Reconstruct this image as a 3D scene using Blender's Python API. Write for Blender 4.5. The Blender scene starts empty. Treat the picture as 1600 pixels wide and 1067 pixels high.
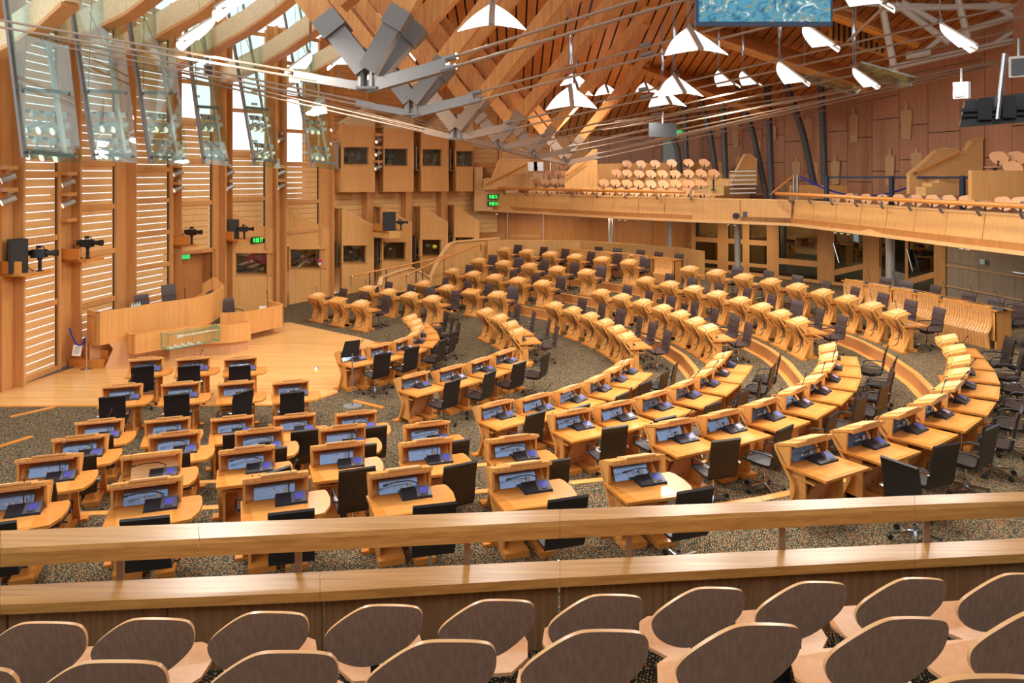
import bpy, bmesh, math, random
from mathutils import Vector, Matrix
random.seed(7)
SC = bpy.context.scene
C = SC.collection
PI = math.pi

# ------------------------------------------------------------------ camera, daylight, exposure
EYE, F_PX, HOR = 5.47, 1150.0, 270.0          # eye height (m), focal length (px), horizon row (px)
cam_d = bpy.data.cameras.new('camera'); cam = bpy.data.objects.new('camera', cam_d); C.objects.link(cam)
cam.location = (0, 0, EYE); cam.rotation_euler = (PI/2, 0, 0)
cam_d.sensor_width = 36.0; cam_d.lens = F_PX/1600*36.0; cam_d.shift_y = -(533.5-HOR)/1600
cam_d.clip_start = 0.05; cam_d.clip_end = 300
SC.camera = cam
world = bpy.data.worlds.new('daylight'); SC.world = world; world.use_nodes = True
bgn = world.node_tree.nodes['Background']; bgn.inputs[0].default_value = (0.93, 0.97, 1.0, 1); bgn.inputs[1].default_value = 1.25
def sun(energy, rot, angle, col=(1, .96, .9)):
    d = bpy.data.lights.new('sun', 'SUN'); d.energy = energy; d.angle = angle; d.color = col
    o = bpy.data.objects.new('sun', d); C.objects.link(o); o.rotation_euler = rot; return o
sun(.35, (math.radians(35), math.radians(-25), 0), 0.6)
SC.view_settings.view_transform = 'Standard'; SC.view_settings.look = 'None'
SC.view_settings.gamma = 1; SC.view_settings.use_curve_mapping = False
SC.view_settings.exposure = 0.28

def at(u, v, D):   # the point of the hall that lies D metres in front of the gallery seat, seen at (u, v)
    return Vector(((u-800)*D/F_PX, D, EYE-(v-HOR)*D/F_PX))
def gx(u, D): return (u-800)*D/F_PX
def gz(v, D): return EYE-(v-HOR)*D/F_PX
def floor_pt(u, v, z=0.0):
    D = F_PX*(EYE-z)/(v-HOR); return Vector((gx(u, D), D, z))

# ------------------------------------------------------------------ materials
M = {}
def srgb(r, g, b):
    f = lambda c: (c/255/12.92) if c/255 <= .04045 else ((c/255+.055)/1.055)**2.4
    return (f(r), f(g), f(b), 1)
def mat(name, col, rough=.5, metal=0, emit=None, es=0, spec=.5):
    m = bpy.data.materials.new(name); m.use_nodes = True
    b = m.node_tree.nodes['Principled BSDF']
    b.inputs['Base Color'].default_value = col; b.inputs['Roughness'].default_value = rough
    b.inputs['Metallic'].default_value = metal; b.inputs['Specular IOR Level'].default_value = spec
    if emit: b.inputs['Emission Color'].default_value = emit; b.inputs['Emission Strength'].default_value = es
    nt = m.node_tree; N = nt.nodes; L = nt.links     # faint procedural unevenness of the surface
    tc = N.new('ShaderNodeTexCoord'); nz = N.new('ShaderNodeTexNoise'); nz.inputs['Scale'].default_value = 9
    mr = N.new('ShaderNodeMapRange'); mr.inputs[3].default_value = max(0, rough-.06); mr.inputs[4].default_value = min(1, rough+.06)
    L.new(tc.outputs['Object'], nz.inputs['Vector']); L.new(nz.outputs[0], mr.inputs[0]); L.new(mr.outputs[0], b.inputs['Roughness'])
    M[name] = m; return m
def wood(name, c1, c2, axis='Z', rough=.38, sc=1.0, streak=26):
    g = lambda c: tuple(x*.98+.02*(c[0]*.3+c[1]*.6+c[2]*.1) for x in c[:3])+(1,)
    c1, c2 = g(c1), g(c2)
    m = bpy.data.materials.new(name); m.use_nodes = True; nt = m.node_tree; N = nt.nodes; L = nt.links
    b = N['Principled BSDF']; b.inputs['Roughness'].default_value = rough; b.inputs['Specular IOR Level'].default_value = .4
    tc = N.new('ShaderNodeTexCoord'); mp = N.new('ShaderNodeMapping')
    s = [streak*sc]*3; s['XYZ'.index(axis)] = .9*sc
    mp.inputs['Scale'].default_value = s
    nz = N.new('ShaderNodeTexNoise'); nz.inputs['Scale'].default_value = 1.0; nz.inputs['Detail'].default_value = 5; nz.inputs['Distortion'].default_value = .4
    n2 = N.new('ShaderNodeTexNoise'); n2.inputs['Scale'].default_value = .7*sc; n2.inputs['Detail'].default_value = 2
    mix = N.new('ShaderNodeMath'); mix.operation = 'MULTIPLY_ADD'; mix.inputs[1].default_value = .35
    cr = N.new('ShaderNodeValToRGB'); cr.color_ramp.elements[0].position = .38; cr.color_ramp.elements[1].position = .85
    cr.color_ramp.elements[0].color = c2; cr.color_ramp.elements[1].color = c1
    L.new(tc.outputs['Object'], mp.inputs['Vector']); L.new(mp.outputs[0], nz.inputs['Vector']); L.new(tc.outputs['Object'], n2.inputs['Vector'])
    L.new(n2.outputs[0], mix.inputs[0]); L.new(nz.outputs[0], mix.inputs[2]); L.new(mix.outputs[0], cr.inputs[0]); L.new(cr.outputs[0], b.inputs['Base Color'])
    M[name] = m; return m
wood('desk_oak', srgb(226,164,88), srgb(198,130,58), 'Z', .33, 1.2)
wood('desk_oak_x', srgb(218,144,64), srgb(192,118,46), 'X', .25, 1.2)
wood('desk_pale', srgb(226,176,128), srgb(204,150,104), 'Z', .4)
wood('lid_pale', srgb(244,196,136), srgb(228,172,110), 'X', .28)  # lid tone lightened for reflected skylight; same oak on cappings and seat edges
wood('oak_wall', srgb(226,172,104), srgb(210,152,86), 'Z', .42, .8)
wood('oak_board', srgb(232,186,124), srgb(218,168,104), 'Y', .45, .6)
wood('oak_brown', srgb(196,132,74), srgb(166,104,54), 'Z', .45)  # darker brown oak for risers, backings and recesses
wood('oak_post', srgb(216,160,98), srgb(196,134,76), 'Z', .42)
wood('bench_oak', srgb(226,168,98), srgb(210,148,82), 'Z', .32, .7)
wood('beam', srgb(226,160,88), srgb(190,120,58), 'Z', .5, .7)
wood('beam_pale', srgb(228,204,160), srgb(206,180,132), 'X', .5, .6)
wood('ceiling_oak', srgb(216,150,84), srgb(184,118,62), 'X', .5, .6)
wood('brown_panel', srgb(196,146,112), srgb(172,124,92), 'Z', .45, .7)
wood('under_panel', srgb(196,134,74), srgb(170,110,54), 'Z', .4, .7)
wood('plaque', srgb(214,176,130), srgb(198,156,110), 'Z', .5)
wood('grey_wood', srgb(168,152,136), srgb(146,130,114), 'Z', .4, .7)
wood('rail_oak', srgb(208,156,84), srgb(168,116,56), 'X', .3, 1.6)
wood('ledge_wall', srgb(150,112,76), srgb(112,80,50), 'Z', .4, 1.6)
wood('inlay', srgb(226,158,82), srgb(208,138,64), 'X', .22, 1.2)
wood('seat_front', srgb(238,182,130), srgb(226,166,112), 'Z', .35, 1.2)
wood('seat_back', srgb(184,154,134), srgb(160,130,112), 'Z', .4, 2.6)
wood('well_floor', srgb(232,180,112), srgb(208,150,86), 'X', .22, .5, 12)
mat('black', srgb(24,24,28), .45); mat('dark', srgb(40,36,34), .6)
mat('leather', srgb(30,24,24), .42); mat('leather_brown', srgb(74,58,56), .42)
mat('leather_black', srgb(24,22,26), .4)
mat('chrome', srgb(205,208,214), .16, 1); mat('steel', srgb(132,128,126), .55, .5)
mat('steel_paint', srgb(176,172,166), .4, .3); mat('warm_steel', srgb(160,136,116), .6, .45)
mat('column_grey', srgb(74,74,78), .5); mat('white', srgb(238,238,238), .5); mat('tube_white', srgb(206,202,192), .45)
mat('socket_sky', srgb(120,138,168), .18, .75); mat('console', srgb(40,42,50), .4); mat('console_grey', srgb(96,98,106), .4)  # blue of the socket plate stands in for reflected sky windows
mat('lcd', srgb(80,80,160), .3, 0, srgb(80,80,190), .3); mat('lcd_pink', srgb(190,160,180), .3, 0, srgb(190,160,180), .4)
mat('green_led', srgb(20,160,40), .5, 0, (.05, 1, .1, 1), 1.2); mat('exit_green', srgb(20,150,80), .5, 0, srgb(30,190,100), 1.2)
mat('slate', srgb(86,84,86), .35); mat('rope', srgb(30,50,170), .6); mat('navy', srgb(38,48,72), .6)
mat('paper', srgb(240,240,240), .6); mat('pink', srgb(230,40,150), .5); mat('yellow', srgb(225,205,60), .5)
mat('lamp_glow', srgb(250,248,244), .5, 0, (1, .985, .95, 1), 1.6)
mat('lamp_bulb', srgb(250,240,220), .5, 0, (1, .9, .7, 1), .7)
mat('orange_edge', srgb(230,150,50), .5); mat('red', srgb(180,30,60), .4); mat('purple', srgb(90,30,100), .4)  # plain orange for the beam edge trim
mat('teal_edge', srgb(30,150,140), .2); mat('frame_blue', srgb(60,80,110), .5)  # dark blue of the hanging screen's frame
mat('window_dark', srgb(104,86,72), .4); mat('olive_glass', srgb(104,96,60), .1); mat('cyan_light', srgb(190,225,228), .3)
def glassy(name, tint, refl=.12, rough=.02):
    m = bpy.data.materials.new(name); m.use_nodes = True; nt = m.node_tree; N = nt.nodes; L = nt.links
    N.remove(N['Principled BSDF']); out = N['Material Output']
    t = N.new('ShaderNodeBsdfTransparent'); t.inputs[0].default_value = tint
    g = N.new('ShaderNodeBsdfGlossy'); g.inputs['Roughness'].default_value = rough; g.inputs[0].default_value = (.9, 1, .98, 1)
    mx = N.new('ShaderNodeMixShader'); lw = N.new('ShaderNodeLayerWeight'); lw.inputs[0].default_value = .3
    ma = N.new('ShaderNodeMath'); ma.operation = 'MULTIPLY_ADD'; ma.inputs[1].default_value = .5; ma.inputs[2].default_value = refl
    L.new(lw.outputs['Fresnel'], ma.inputs[0]); L.new(ma.outputs[0], mx.inputs[0])
    L.new(t.outputs[0], mx.inputs[1]); L.new(g.outputs[0], mx.inputs[2]); L.new(mx.outputs[0], out.inputs[0])
    M[name] = m; return m
glassy('fin_glass', (.84, .95, .92, 1), .07); glassy('clear_glass', (.93, .97, .96, 1), .05); glassy('booth_glass', (.85, .9, .9, 1), .06)
glassy('dark_glass', (.42, .42, .34, 1), .12)
def carpet():
    m = bpy.data.materials.new('carpet'); m.use_nodes = True; nt = m.node_tree; N = nt.nodes; L = nt.links
    b = N['Principled BSDF']; b.inputs['Roughness'].default_value = .95; b.inputs['Specular IOR Level'].default_value = .1
    tc = N.new('ShaderNodeTexCoord'); mp = N.new('ShaderNodeMapping'); mp.inputs['Scale'].default_value = (52, 38, 40)
    mp.inputs['Rotation'].default_value = (0, 0, .35)
    v = N.new('ShaderNodeTexVoronoi'); v.inputs['Randomness'].default_value = .35; v.inputs['Scale'].default_value = 1
    sep = N.new('ShaderNodeSeparateColor'); cr = N.new('ShaderNodeValToRGB'); cr.color_ramp.interpolation = 'CONSTANT'
    e = cr.color_ramp.elements; e[0].position = 0; e[0].color = srgb(180,158,118)
    e[1].position = .36; e[1].color = srgb(78,90,80)
    for p, c in ((.56, srgb(192,118,66)), (.70, srgb(150,136,104)), (.84, srgb(100,92,66))):
        q = e.new(p); q.color = c
    r2 = N.new('ShaderNodeValToRGB'); r2.color_ramp.elements[0].position = .31; r2.color_ramp.elements[1].position = .44
    mx = N.new('ShaderNodeMix'); mx.data_type = 'RGBA'; mx.inputs[7].default_value = srgb(44,42,36)
    L.new(tc.outputs['Object'], mp.inputs[0]); L.new(mp.outputs[0], v.inputs['Vector']); L.new(v.outputs['Color'], sep.inputs[0])
    L.new(sep.outputs[0], cr.inputs[0]); L.new(v.outputs['Distance'], r2.inputs[0]); L.new(r2.outputs[0], mx.inputs[0])
    L.new(cr.outputs[0], mx.inputs[6]); L.new(mx.outputs[2], b.inputs['Base Color']); M['carpet'] = m
carpet()

# ------------------------------------------------------------------ mesh building
class MB:
    def __init__(s): s.v = []; s.f = []; s.m = []
    def face(s, pts, mi=0):
        b = len(s.v); s.v += [tuple(p) for p in pts]; s.f.append(tuple(range(b, b+len(pts)))); s.m.append(mi)
    def quad_box(s, a, b, mi=0):      # a, b: two loops of equal length, closed into a solid
        n = len(a); k = len(s.v); s.v += [tuple(p) for p in a]+[tuple(p) for p in b]
        s.f.append(tuple(range(k+n-1, k-1, -1))); s.f.append(tuple(range(k+n, k+2*n))); s.m += [mi, mi]
        for i in range(n):
            j = (i+1) % n; s.f.append((k+i, k+j, k+n+j, k+n+i)); s.m.append(mi)
    def box(s, x0, x1, y0, y1, z0, z1, mi=0):
        s.quad_box([(x0,y0,z0),(x1,y0,z0),(x1,y1,z0),(x0,y1,z0)], [(x0,y0,z1),(x1,y0,z1),(x1,y1,z1),(x0,y1,z1)], mi)
    def prism(s, pts, d, mi=0):       # pts: loop of 3-D points, d: extrusion vector
        d = Vector(d); s.quad_box([Vector(p) for p in pts], [Vector(p)+d for p in pts], mi)
    def poly(s, pts, z0, z1, mi=0):
        s.quad_box([(p[0], p[1], z0) for p in pts], [(p[0], p[1], z1) for p in pts], mi)
    def tube(s, pts, r, n=8, mi=0, r1=None):
        pts = [Vector(p) for p in pts]; rings = []
        for i, p in enumerate(pts):
            t = (pts[min(i+1, len(pts)-1)]-pts[max(i-1, 0)]).normalized()
            a = t.cross(Vector((0, 0, 1)));
            if a.length < .05: a = t.cross(Vector((1, 0, 0)))
            a.normalize(); b = t.cross(a); rr = r if r1 is None else r+(r1-r)*i/max(1, len(pts)-1)
            k = len(s.v); s.v += [tuple(p+a*rr*math.cos(2*PI*j/n)+b*rr*math.sin(2*PI*j/n)) for j in range(n)]; rings.append(k)
        for k, l in zip(rings, rings[1:]):
            for j in range(n): s.f.append((k+j, k+(j+1) % n, l+(j+1) % n, l+j)); s.m.append(mi)
        s.f.append(tuple(rings[0]+j for j in reversed(range(n)))); s.f.append(tuple(rings[-1]+j for j in range(n))); s.m += [mi, mi]
    def bar(s, p, q, w, h, up=(0,0,1), mi=0):   # rectangular bar from p to q
        p, q = Vector(p), Vector(q); t = (q-p).normalized(); a = t.cross(Vector(up))
        if a.length < .05: a = t.cross(Vector((0, 1, 0)))
        a.normalize(); b = a.cross(t)
        L = lambda c: [c-a*w/2-b*h/2, c+a*w/2-b*h/2, c+a*w/2+b*h/2, c-a*w/2+b*h/2]
        s.quad_box(L(p), L(q), mi)
    def lathe(s, c, prof, n=16, mi=0):          # prof: (r, z) pairs around the vertical through c
        k0 = len(s.v)
        for r, z in prof: s.v += [(c[0]+r*math.cos(2*PI*j/n), c[1]+r*math.sin(2*PI*j/n), c[2]+z) for j in range(n)]
        for i in range(len(prof)-1):
            for j in range(n):
                a = k0+i*n; b = a+n; s.f.append((a+j, a+(j+1) % n, b+(j+1) % n, b+j)); s.m.append(mi)
        s.f.append(tuple(k0+j for j in reversed(range(n)))); s.f.append(tuple(k0+(len(prof)-1)*n+j for j in range(n))); s.m += [mi, mi]
    def sheet(s, prof, x0, x1, th, mi=0):       # prof: (y, z) line swept along x, given a thickness
        n = len(prof); nrm = []
        for i in range(n):
            a = prof[max(i-1, 0)]; b = prof[min(i+1, n-1)]; dy, dz = b[0]-a[0], b[1]-a[1]; l = math.hypot(dy, dz); nrm.append((dz/l, -dy/l))
        q = [(p[0]+m_[0]*th, p[1]+m_[1]*th) for p, m_ in zip(prof, nrm)]
        loop = prof+q[::-1]
        xa = x0 if callable(x0) else (lambda i: x0); xb = x1 if callable(x1) else (lambda i: x1)
        A = [(xa(i if i < n else 2*n-1-i), p[0], p[1]) for i, p in enumerate(loop)]; B = [(xb(i if i < n else 2*n-1-i), p[0], p[1]) for i, p in enumerate(loop)]
        k = len(s.v); s.v += A+B; N2 = 2*n
        for i in range(N2): j = (i+1) % N2; s.f.append((k+i, k+j, k+N2+j, k+N2+i)); s.m.append(mi)
        for off in (0, N2):
            for i in range(n-1): s.f.append((k+off+i, k+off+i+1, k+off+N2-2-i, k+off+N2-1-i)); s.m.append(mi)
    def mesh(s, name, mats, smooth=False):
        me = bpy.data.meshes.new(name); me.from_pydata(s.v, [], s.f)
        for m in (mats if isinstance(mats, (list, tuple)) else [mats]): me.materials.append(M[m])
        me.polygons.foreach_set('material_index', s.m); me.update()
        bm = bmesh.new(); bm.from_mesh(me); bmesh.ops.recalc_face_normals(bm, faces=bm.faces); bm.to_mesh(me); bm.free()
        if smooth:
            me.polygons.foreach_set('use_smooth', [True]*len(me.polygons))
            try: me.set_sharp_from_angle(angle=math.radians(40))
            except Exception: pass
        return me
    def build(s, name, mats, parent=None, smooth=False, loc=None):
        o = bpy.data.objects.new(name, s.mesh(name, mats, smooth)); C.objects.link(o)
        if parent: o.parent = parent
        if loc: o.location = loc
        return o
def recentre(o):                       # put a top-level mesh's origin at the middle of its base
    me = o.data; xs = [v.co for v in me.vertices]
    c = Vector(((min(p.x for p in xs)+max(p.x for p in xs))/2, (min(p.y for p in xs)+max(p.y for p in xs))/2, min(p.z for p in xs)))
    me.transform(Matrix.Translation(-c)); o.location = o.location+c; return o
def tag(o, label, cat, group=None):
    o['label'] = label; o['category'] = cat
    if group: o['group'] = group
    return o
def struct(o, label=None):
    o['kind'] = 'structure'
    if label: o['label'] = label
    return o
def empty(name, label, cat, loc=(0,0,0), rz=0, group=None):
    o = bpy.data.objects.new(name, None); C.objects.link(o); o.location = loc; o.rotation_euler = (0, 0, rz); o.empty_display_size = .1
    return tag(o, label, cat, group)
def kids(o): return KIDS.get(o.name, [])
KIDS = {}
def part(mb, name, mats, parent, smooth=False):
    o = mb.build(name, mats, parent, smooth); KIDS.setdefault(parent.name, []).append(o); return o
def dup(o, loc, rz, label, group=None, cat=None, scale=None):
    def rec(s, par):
        c = s.copy(); C.objects.link(c); c.parent = par
        for k in kids(s): KIDS.setdefault(c.name, []).append(rec(k, c))
        return c
    r = rec(o, None); r.location = loc; r.rotation_euler = (0, 0, rz); r['label'] = label
    if group: r['group'] = group
    if cat: r['category'] = cat
    if scale: r.scale = (scale,)*3
    return r
def remove_tree(o):
    for k in list(kids(o)): remove_tree(k)
    bpy.data.objects.remove(o)
ORD = ['first','second','third','fourth','fifth','sixth','seventh','eighth','ninth','tenth','eleventh','twelfth','thirteenth','fourteenth','fifteenth','sixteenth']

# ------------------------------------------------------------------ where the desks stand (far wing, far curve, near curve, near wing)
ZROW = {1: 0, 2: 0, 3: 0, 4: .3, 5: .6, 6: .88}
FW={1:[(494.4,462),(527,468),(562.5,473.8)],2:[(573,450.6),(606.3,455.6),(639.4,460.6),(674.4,466.3)],
3:[(660.6,442.5),(697.5,449.4),(736,455),(776.9,459.5)],4:[(706.3,422.5),(738.8,427.5),(772.5,431.9),(807.5,436.9),(847.5,441.8)],
5:[(747.5,406.3),(786.3,410),(827,414.6),(870,419.4),(916.3,424.4)],6:[(787.5,389.4),(822.5,392.5),(858.8,396.3),(897.5,400),(941.3,404.4),(982.5,408.8)]}
FC={1:[],2:[(756.9,486.3),(781.3,496.3),(798.8,506.3),(806.3,518.1)],3:[(865,476.3),(895,483.8),(921.5,493.4),(945.6,503.8),(963.1,513.8),(976.9,525)],
4:[(938.1,456.3),(971.9,463.1),(1005,472.5),(1035,481.3),(1062.5,490),(1087.5,502),(1105,512.5)],
5:[(1008,436.5),(1046.3,443.5),(1083.8,450.5),(1120.6,458.8),(1156.3,468.8),(1191.3,478.8),(1218.8,489.4),(1245.6,501.3)],
6:[(1076.9,419.4),(1120,425),(1162.5,432),(1205,438.8),(1246.3,447.5),(1285,456.3),(1323.8,466.3),(1362,477),(1399,489.3)]}
NC={1:[(639.4,496.3),(650,506.3),(652.5,513),(649,522.5),(627.5,530),(595,540),(545,546)],2:[(782.5,549.4),(756.9,559.4),(702.5,575),(642.5,585)],
3:[(971,566),(956,576),(931,591),(886,607),(834,619),(770,629)],4:[(1126,555),(1115,567),(1099,582.5),(1066,599),(1017.5,615.6),(958,631),(889,642)],
5:[(1291,542.5),(1294,557.5),(1287.5,574.4),(1268,592),(1236,609),(1187.5,628),(1125,646),(1046,658)],
6:[(1477,529),(1490,546),(1499,562),(1496.5,583),(1481,603),(1449,623),(1406,643.5),(1341,665),(1254,685)]}
NW={1:[(376,558.5),(302,558.5),(229,560)],2:[(454,595),(369,597),(285,597),(192,601)],3:[(555.5,643),(458,647.6),(366,651),(263,653),(157,656)],
4:[(665.5,660),(533,665),(402.6,670),(280,675),(127,681)],5:[(798,682),(664,687.5),(528.5,692),(385,698),(241,709),(79,712)],
6:[(986,714),(810.5,726),(624,732),(430,741.6),(233,749),(20,757)]}
BLOCKS = [('FW', FW), ('FC', FC), ('NC', NC), ('NW', NW)]
def dpos(r, u, v): D = F_PX*(EYE-ZROW[r]-.95)/(v-HOR); return Vector((gx(u, D), D, ZROW[r]))
def resample(P, n):
    L = [0]
    for a, b in zip(P, P[1:]): L.append(L[-1]+(b-a).length)
    out = []
    for k in range(n):
        s = L[-1]*k/(n-1); i = max(j for j in range(len(L)-1) if L[j] <= s+1e-9); out.append(P[i].lerp(P[i+1], (s-L[i])/max(1e-9, L[i+1]-L[i])))
    return out
SEATS = []          # (block, row, index, count, position, facing)
CURVE = {r: [] for r in range(1, 7)}
for r in range(1, 7):
    for bn, B in BLOCKS:
        P = [dpos(r, u, v) for u, v in B[r]]; n = len(P)
        if bn == 'NC' and r <= 2: P = resample(P, n)
        S = [P[0]]+[(P[i-1]+P[i]*2+P[i+1])/4 for i in range(1, n-1)]+[P[-1]] if n > 2 else P
        for i in range(n):
            t = (S[min(i+1, n-1)]-S[max(i-1, 0)]) if n > 1 else Vector((0, -1, 0)); t.z = 0; t.normalize(); f = Vector((t.y, -t.x, 0))
            if bn == 'NW': CURVE[r].append(S[i]+f*.33); f = Vector((-.32, .947, 0))
            else:
                CURVE[r].append(S[i]+f*.30)
                if bn == 'NC' and r <= 3: f = (Matrix.Rotation(.14*i/max(1, n-1), 3, 'Z')@f).normalized()
            SEATS.append((bn, r, i, n, S[i], f))
def ext(P, e0, e1): return [P[0]+(P[0]-P[1]).normalized()*e0]+P+[P[-1]+(P[-1]-P[-2]).normalized()*e1]
def smooth(P, k=2):
    for _ in range(k): P = [P[0]]+[(P[i-1]+P[i]*2+P[i+1])/4 for i in range(1, len(P)-1)]+[P[-1]]
    return P

# ------------------------------------------------------------------ floor and the stepped platforms
m = MB(); m.poly([(-13.4,-2),(24,-2),(24,48),(-2,48),(-2.6,40.4),(-4.2,38.1),(-6.2,35.6),(-7.6,34.0),(-9.2,31.5),(-10.6,29.6),(-12.2,26.8),(-12.7,23.6),(-13.0,20.8)], -.3, 0); fl = struct(m.build('floor', 'carpet'))
well = [(-13.0,17.25),(-5.0,17.35),(-4.35,18.3),(-4.6,20.3),(-3.9,22.6),(-4.3,23.7),(-5.1,24.5),(-6.5,25.6),(-8.1,26.9),(-9.6,26.2),(-13.0,24.0)]
m = MB(); m.poly(well, 0, .006); struct(m.build('floor_wood', 'well_floor'), 'polished oak floor of the open well in front of the presiding bench')
m = MB()
edge = [(-13.0,17.22),(-5.0,17.32),(-4.35,18.3)]
for a, b in zip(edge, edge[1:]): m.bar((a[0], a[1], .006), (b[0], b[1], .006), .09, .016)
struct(m.build('trim_1', 'desk_oak_x'))
m = MB()
for u, v, a, l in ((52,644,.9,.9),(10,695,1.1,1.0),(575,632,-.6,1.0),(615,535,.25,1.3)):
    p = floor_pt(u, v); m.bar(p-Vector((math.cos(a), math.sin(a), 0))*l/2+Vector((0,0,.01)), p+Vector((math.cos(a), math.sin(a), 0))*l/2+Vector((0,0,.01)), .12, .02)
struct(m.build('trim_2', 'desk_oak_x'))
m = MB(); m.poly([(-13.6,17.2),(-13.0,17.2),(-12.2,21.2),(-12.0,21.9),(-12.8,21.9)], .006, .012); struct(m.build('trim_3', 'slate'))
NS = 90
cur = {r: resample(smooth(ext(CURVE[r], 1.0, .9), 2), NS) for r in (4, 5, 6)}
out = []
for i, p in enumerate(cur[6]):
    t = (cur[6][min(i+1, NS-1)]-cur[6][max(i-1, 0)]); t.z = 0; t.normalize(); out.append(p-Vector((t.y, -t.x, 0))*7.0)
for k, (r, nxt) in enumerate(((4, cur[5]), (5, cur[6]), (6, out))):
    z0 = ZROW[r-1] if r > 4 else 0; z1 = ZROW[r]
    m = MB(); A = cur[r]; B = nxt
    for i in range(NS-1):
        m.quad_box([(A[i].x,A[i].y,z0-.01),(A[i+1].x,A[i+1].y,z0-.01),(B[i+1].x,B[i+1].y,z0-.01),(B[i].x,B[i].y,z0-.01)],
                   [(A[i].x,A[i].y,z1),(A[i+1].x,A[i+1].y,z1),(B[i+1].x,B[i+1].y,z1),(B[i].x,B[i].y,z1)])
    struct(m.build('floor_tier', 'carpet'), 'carpeted tier under the %s row of desks' % ORD[r-1])
    m = MB()
    for i in range(NS-1):
        a, b = A[i], A[i+1]; t = (b-a).normalized(); f = Vector((t.y, -t.x, 0))
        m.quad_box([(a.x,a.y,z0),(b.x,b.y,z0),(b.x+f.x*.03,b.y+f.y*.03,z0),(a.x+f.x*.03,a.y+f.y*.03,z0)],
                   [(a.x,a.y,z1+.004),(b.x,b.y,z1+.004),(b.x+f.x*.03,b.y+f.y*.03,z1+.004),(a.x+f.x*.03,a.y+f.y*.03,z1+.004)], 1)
        m.quad_box([(a.x+f.x*.03,a.y+f.y*.03,z0),(b.x+f.x*.03,b.y+f.y*.03,z0),(b.x+f.x*.17,b.y+f.y*.17,z0),(a.x+f.x*.17,a.y+f.y*.17,z0)],
                   [(a.x+f.x*.03,a.y+f.y*.03,z0+.012),(b.x+f.x*.03,b.y+f.y*.03,z0+.012),(b.x+f.x*.17,b.y+f.y*.17,z0+.012),(a.x+f.x*.17,a.y+f.y*.17,z0+.012)])
        m.quad_box([(a.x-f.x*.12,a.y-f.y*.12,z1),(b.x-f.x*.12,b.y-f.y*.12,z1),(b.x,b.y,z1),(a.x,a.y,z1)],
                   [(a.x-f.x*.12,a.y-f.y*.12,z1+.008),(b.x-f.x*.12,b.y-f.y*.12,z1+.008),(b.x,b.y,z1+.008),(a.x,a.y,z1+.008)])
    for e, B_ in ((0, 0), (NS-1, 0)):
        a, b = A[e], B[e]; m.bar(Vector((a.x,a.y,(z0+z1)/2)), Vector((b.x,b.y,(z0+z1)/2)), .05, z1-z0)
    struct(m.build('trim_%d' % (r+1), ['desk_oak','oak_brown']), 'oak riser and tread edge of the %s row tier' % ORD[r-1])

# ------------------------------------------------------------------ wall on the left: louvred bays, pilasters and shelves
WD = [(-60,17.5),(0,18.3),(24,18.8),(88,20.4),(116,21.05),(178,22.7),(203,23.8),(263,25.5),(276,26.1),(330,27.4),(345,28.0),(358,28.5),(436,30.0),(517,32.6),(584,34.3),(644,36.0),(700,37.6),(749,39.0),(800,40)]
def wd(u):
    for (a, b), (c, d) in zip(WD, WD[1:]):
        if u <= c: return b+(d-b)*(u-a)/(c-a)
    return WD[-1][1]
def wp(u, z, off=0):
    D = wd(u); p = Vector((gx(u, D), D, z))
    if off:
        q = Vector((gx(u+4, wd(u+4)), wd(u+4), z)); t = (q-Vector((p.x, p.y, z))).normalized(); p = p+Vector((t.y, -t.x, 0))*off
    return p
def wbox(m, u0, u1, z0, z1, o0, o1, mi=0):   # box that hugs the wall between two bearings, from offset o0 to o1 into the hall
    m.quad_box([wp(u0, z0, o0), wp(u1, z0, o0), wp(u1, z0, o1), wp(u0, z0, o1)], [wp(u0, z1, o0), wp(u1, z1, o0), wp(u1, z1, o1), wp(u0, z1, o1)], mi)
TOPZ = 11.4
BAYS = [(25,88,[.05,1.9,3.68,5.42,7.2,9.0,10.8],(0,11),(0,0),None),
        (116,178,[.1,1.6,3.07,4.44,5.74,7.1,8.5,10.0],(0,11),(0,0),None),
        (203,263,[.1,1.2,2.32,3.42,4.52,5.58,6.7,7.8,9.0,10.2],(0,11),(0,0),None),
        (277,330,[2.6,4.36,5.9,7.27,8.75,10.3],(2.6,11),(2.6,4.36),7.27),
        (358,413,[2.9,4.43,6.2,7.9,9.6,11],(2.4,11.2),(2.4,4.43),6.2),
        (442,497,[3.0,4.24,5.8,7.2,8.6,10,11.2],(2.4,11.2),(2.4,4.24),5.8)]
for bi, (u0, u1, rails, (zb, zt), (c0, c1), win) in enumerate(BAYS):
    w = struct(empty('wall_left', 'louvred oak wall bay, %s from the left edge' % ORD[bi], 'wall')); del w['category']
    m = MB()
    for z in rails: wbox(m, u0-1, u1+1, z-.07, z+.08, -.03, .04)
    wbox(m, u0-1.5, u0+.3, zb, zt, -.04, .05); wbox(m, u1+.4, u1+4.6, zb, zt, -.04, .07)
    part(m, 'frame', 'oak_post', w)
    m = MB(); wbox(m, u1-1.2, u1+.4, zb, win or zt, -.03, .0); part(m, 'dark_track', 'dark', w)
    m = MB(); z = zb+.02; top = win or zt
    while z < top:
        gap = .012 if c0 <= z < c1 else .026
        wbox(m, u0, u1-1, z, z+.221-gap, -.03, -.015); z += .221
    part(m, 'louvre_boards', 'oak_board', w)
    if c1 > c0:
        m = MB(); wbox(m, u0, u1-1, c0, c1, -.12, -.09); part(m, 'backing', 'oak_brown', w)
    if win:
        m = MB()
        for k in range(1, 3): q = u0+(u1-u0)*k/3
        for z in [win+.5*i for i in range(1, 9)]:
            if z < zt: wbox(m, u1-12, u1-2, z, z+.1, -.5, -.47)
        part(m, 'sun_blades', 'cyan_light', w)
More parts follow.
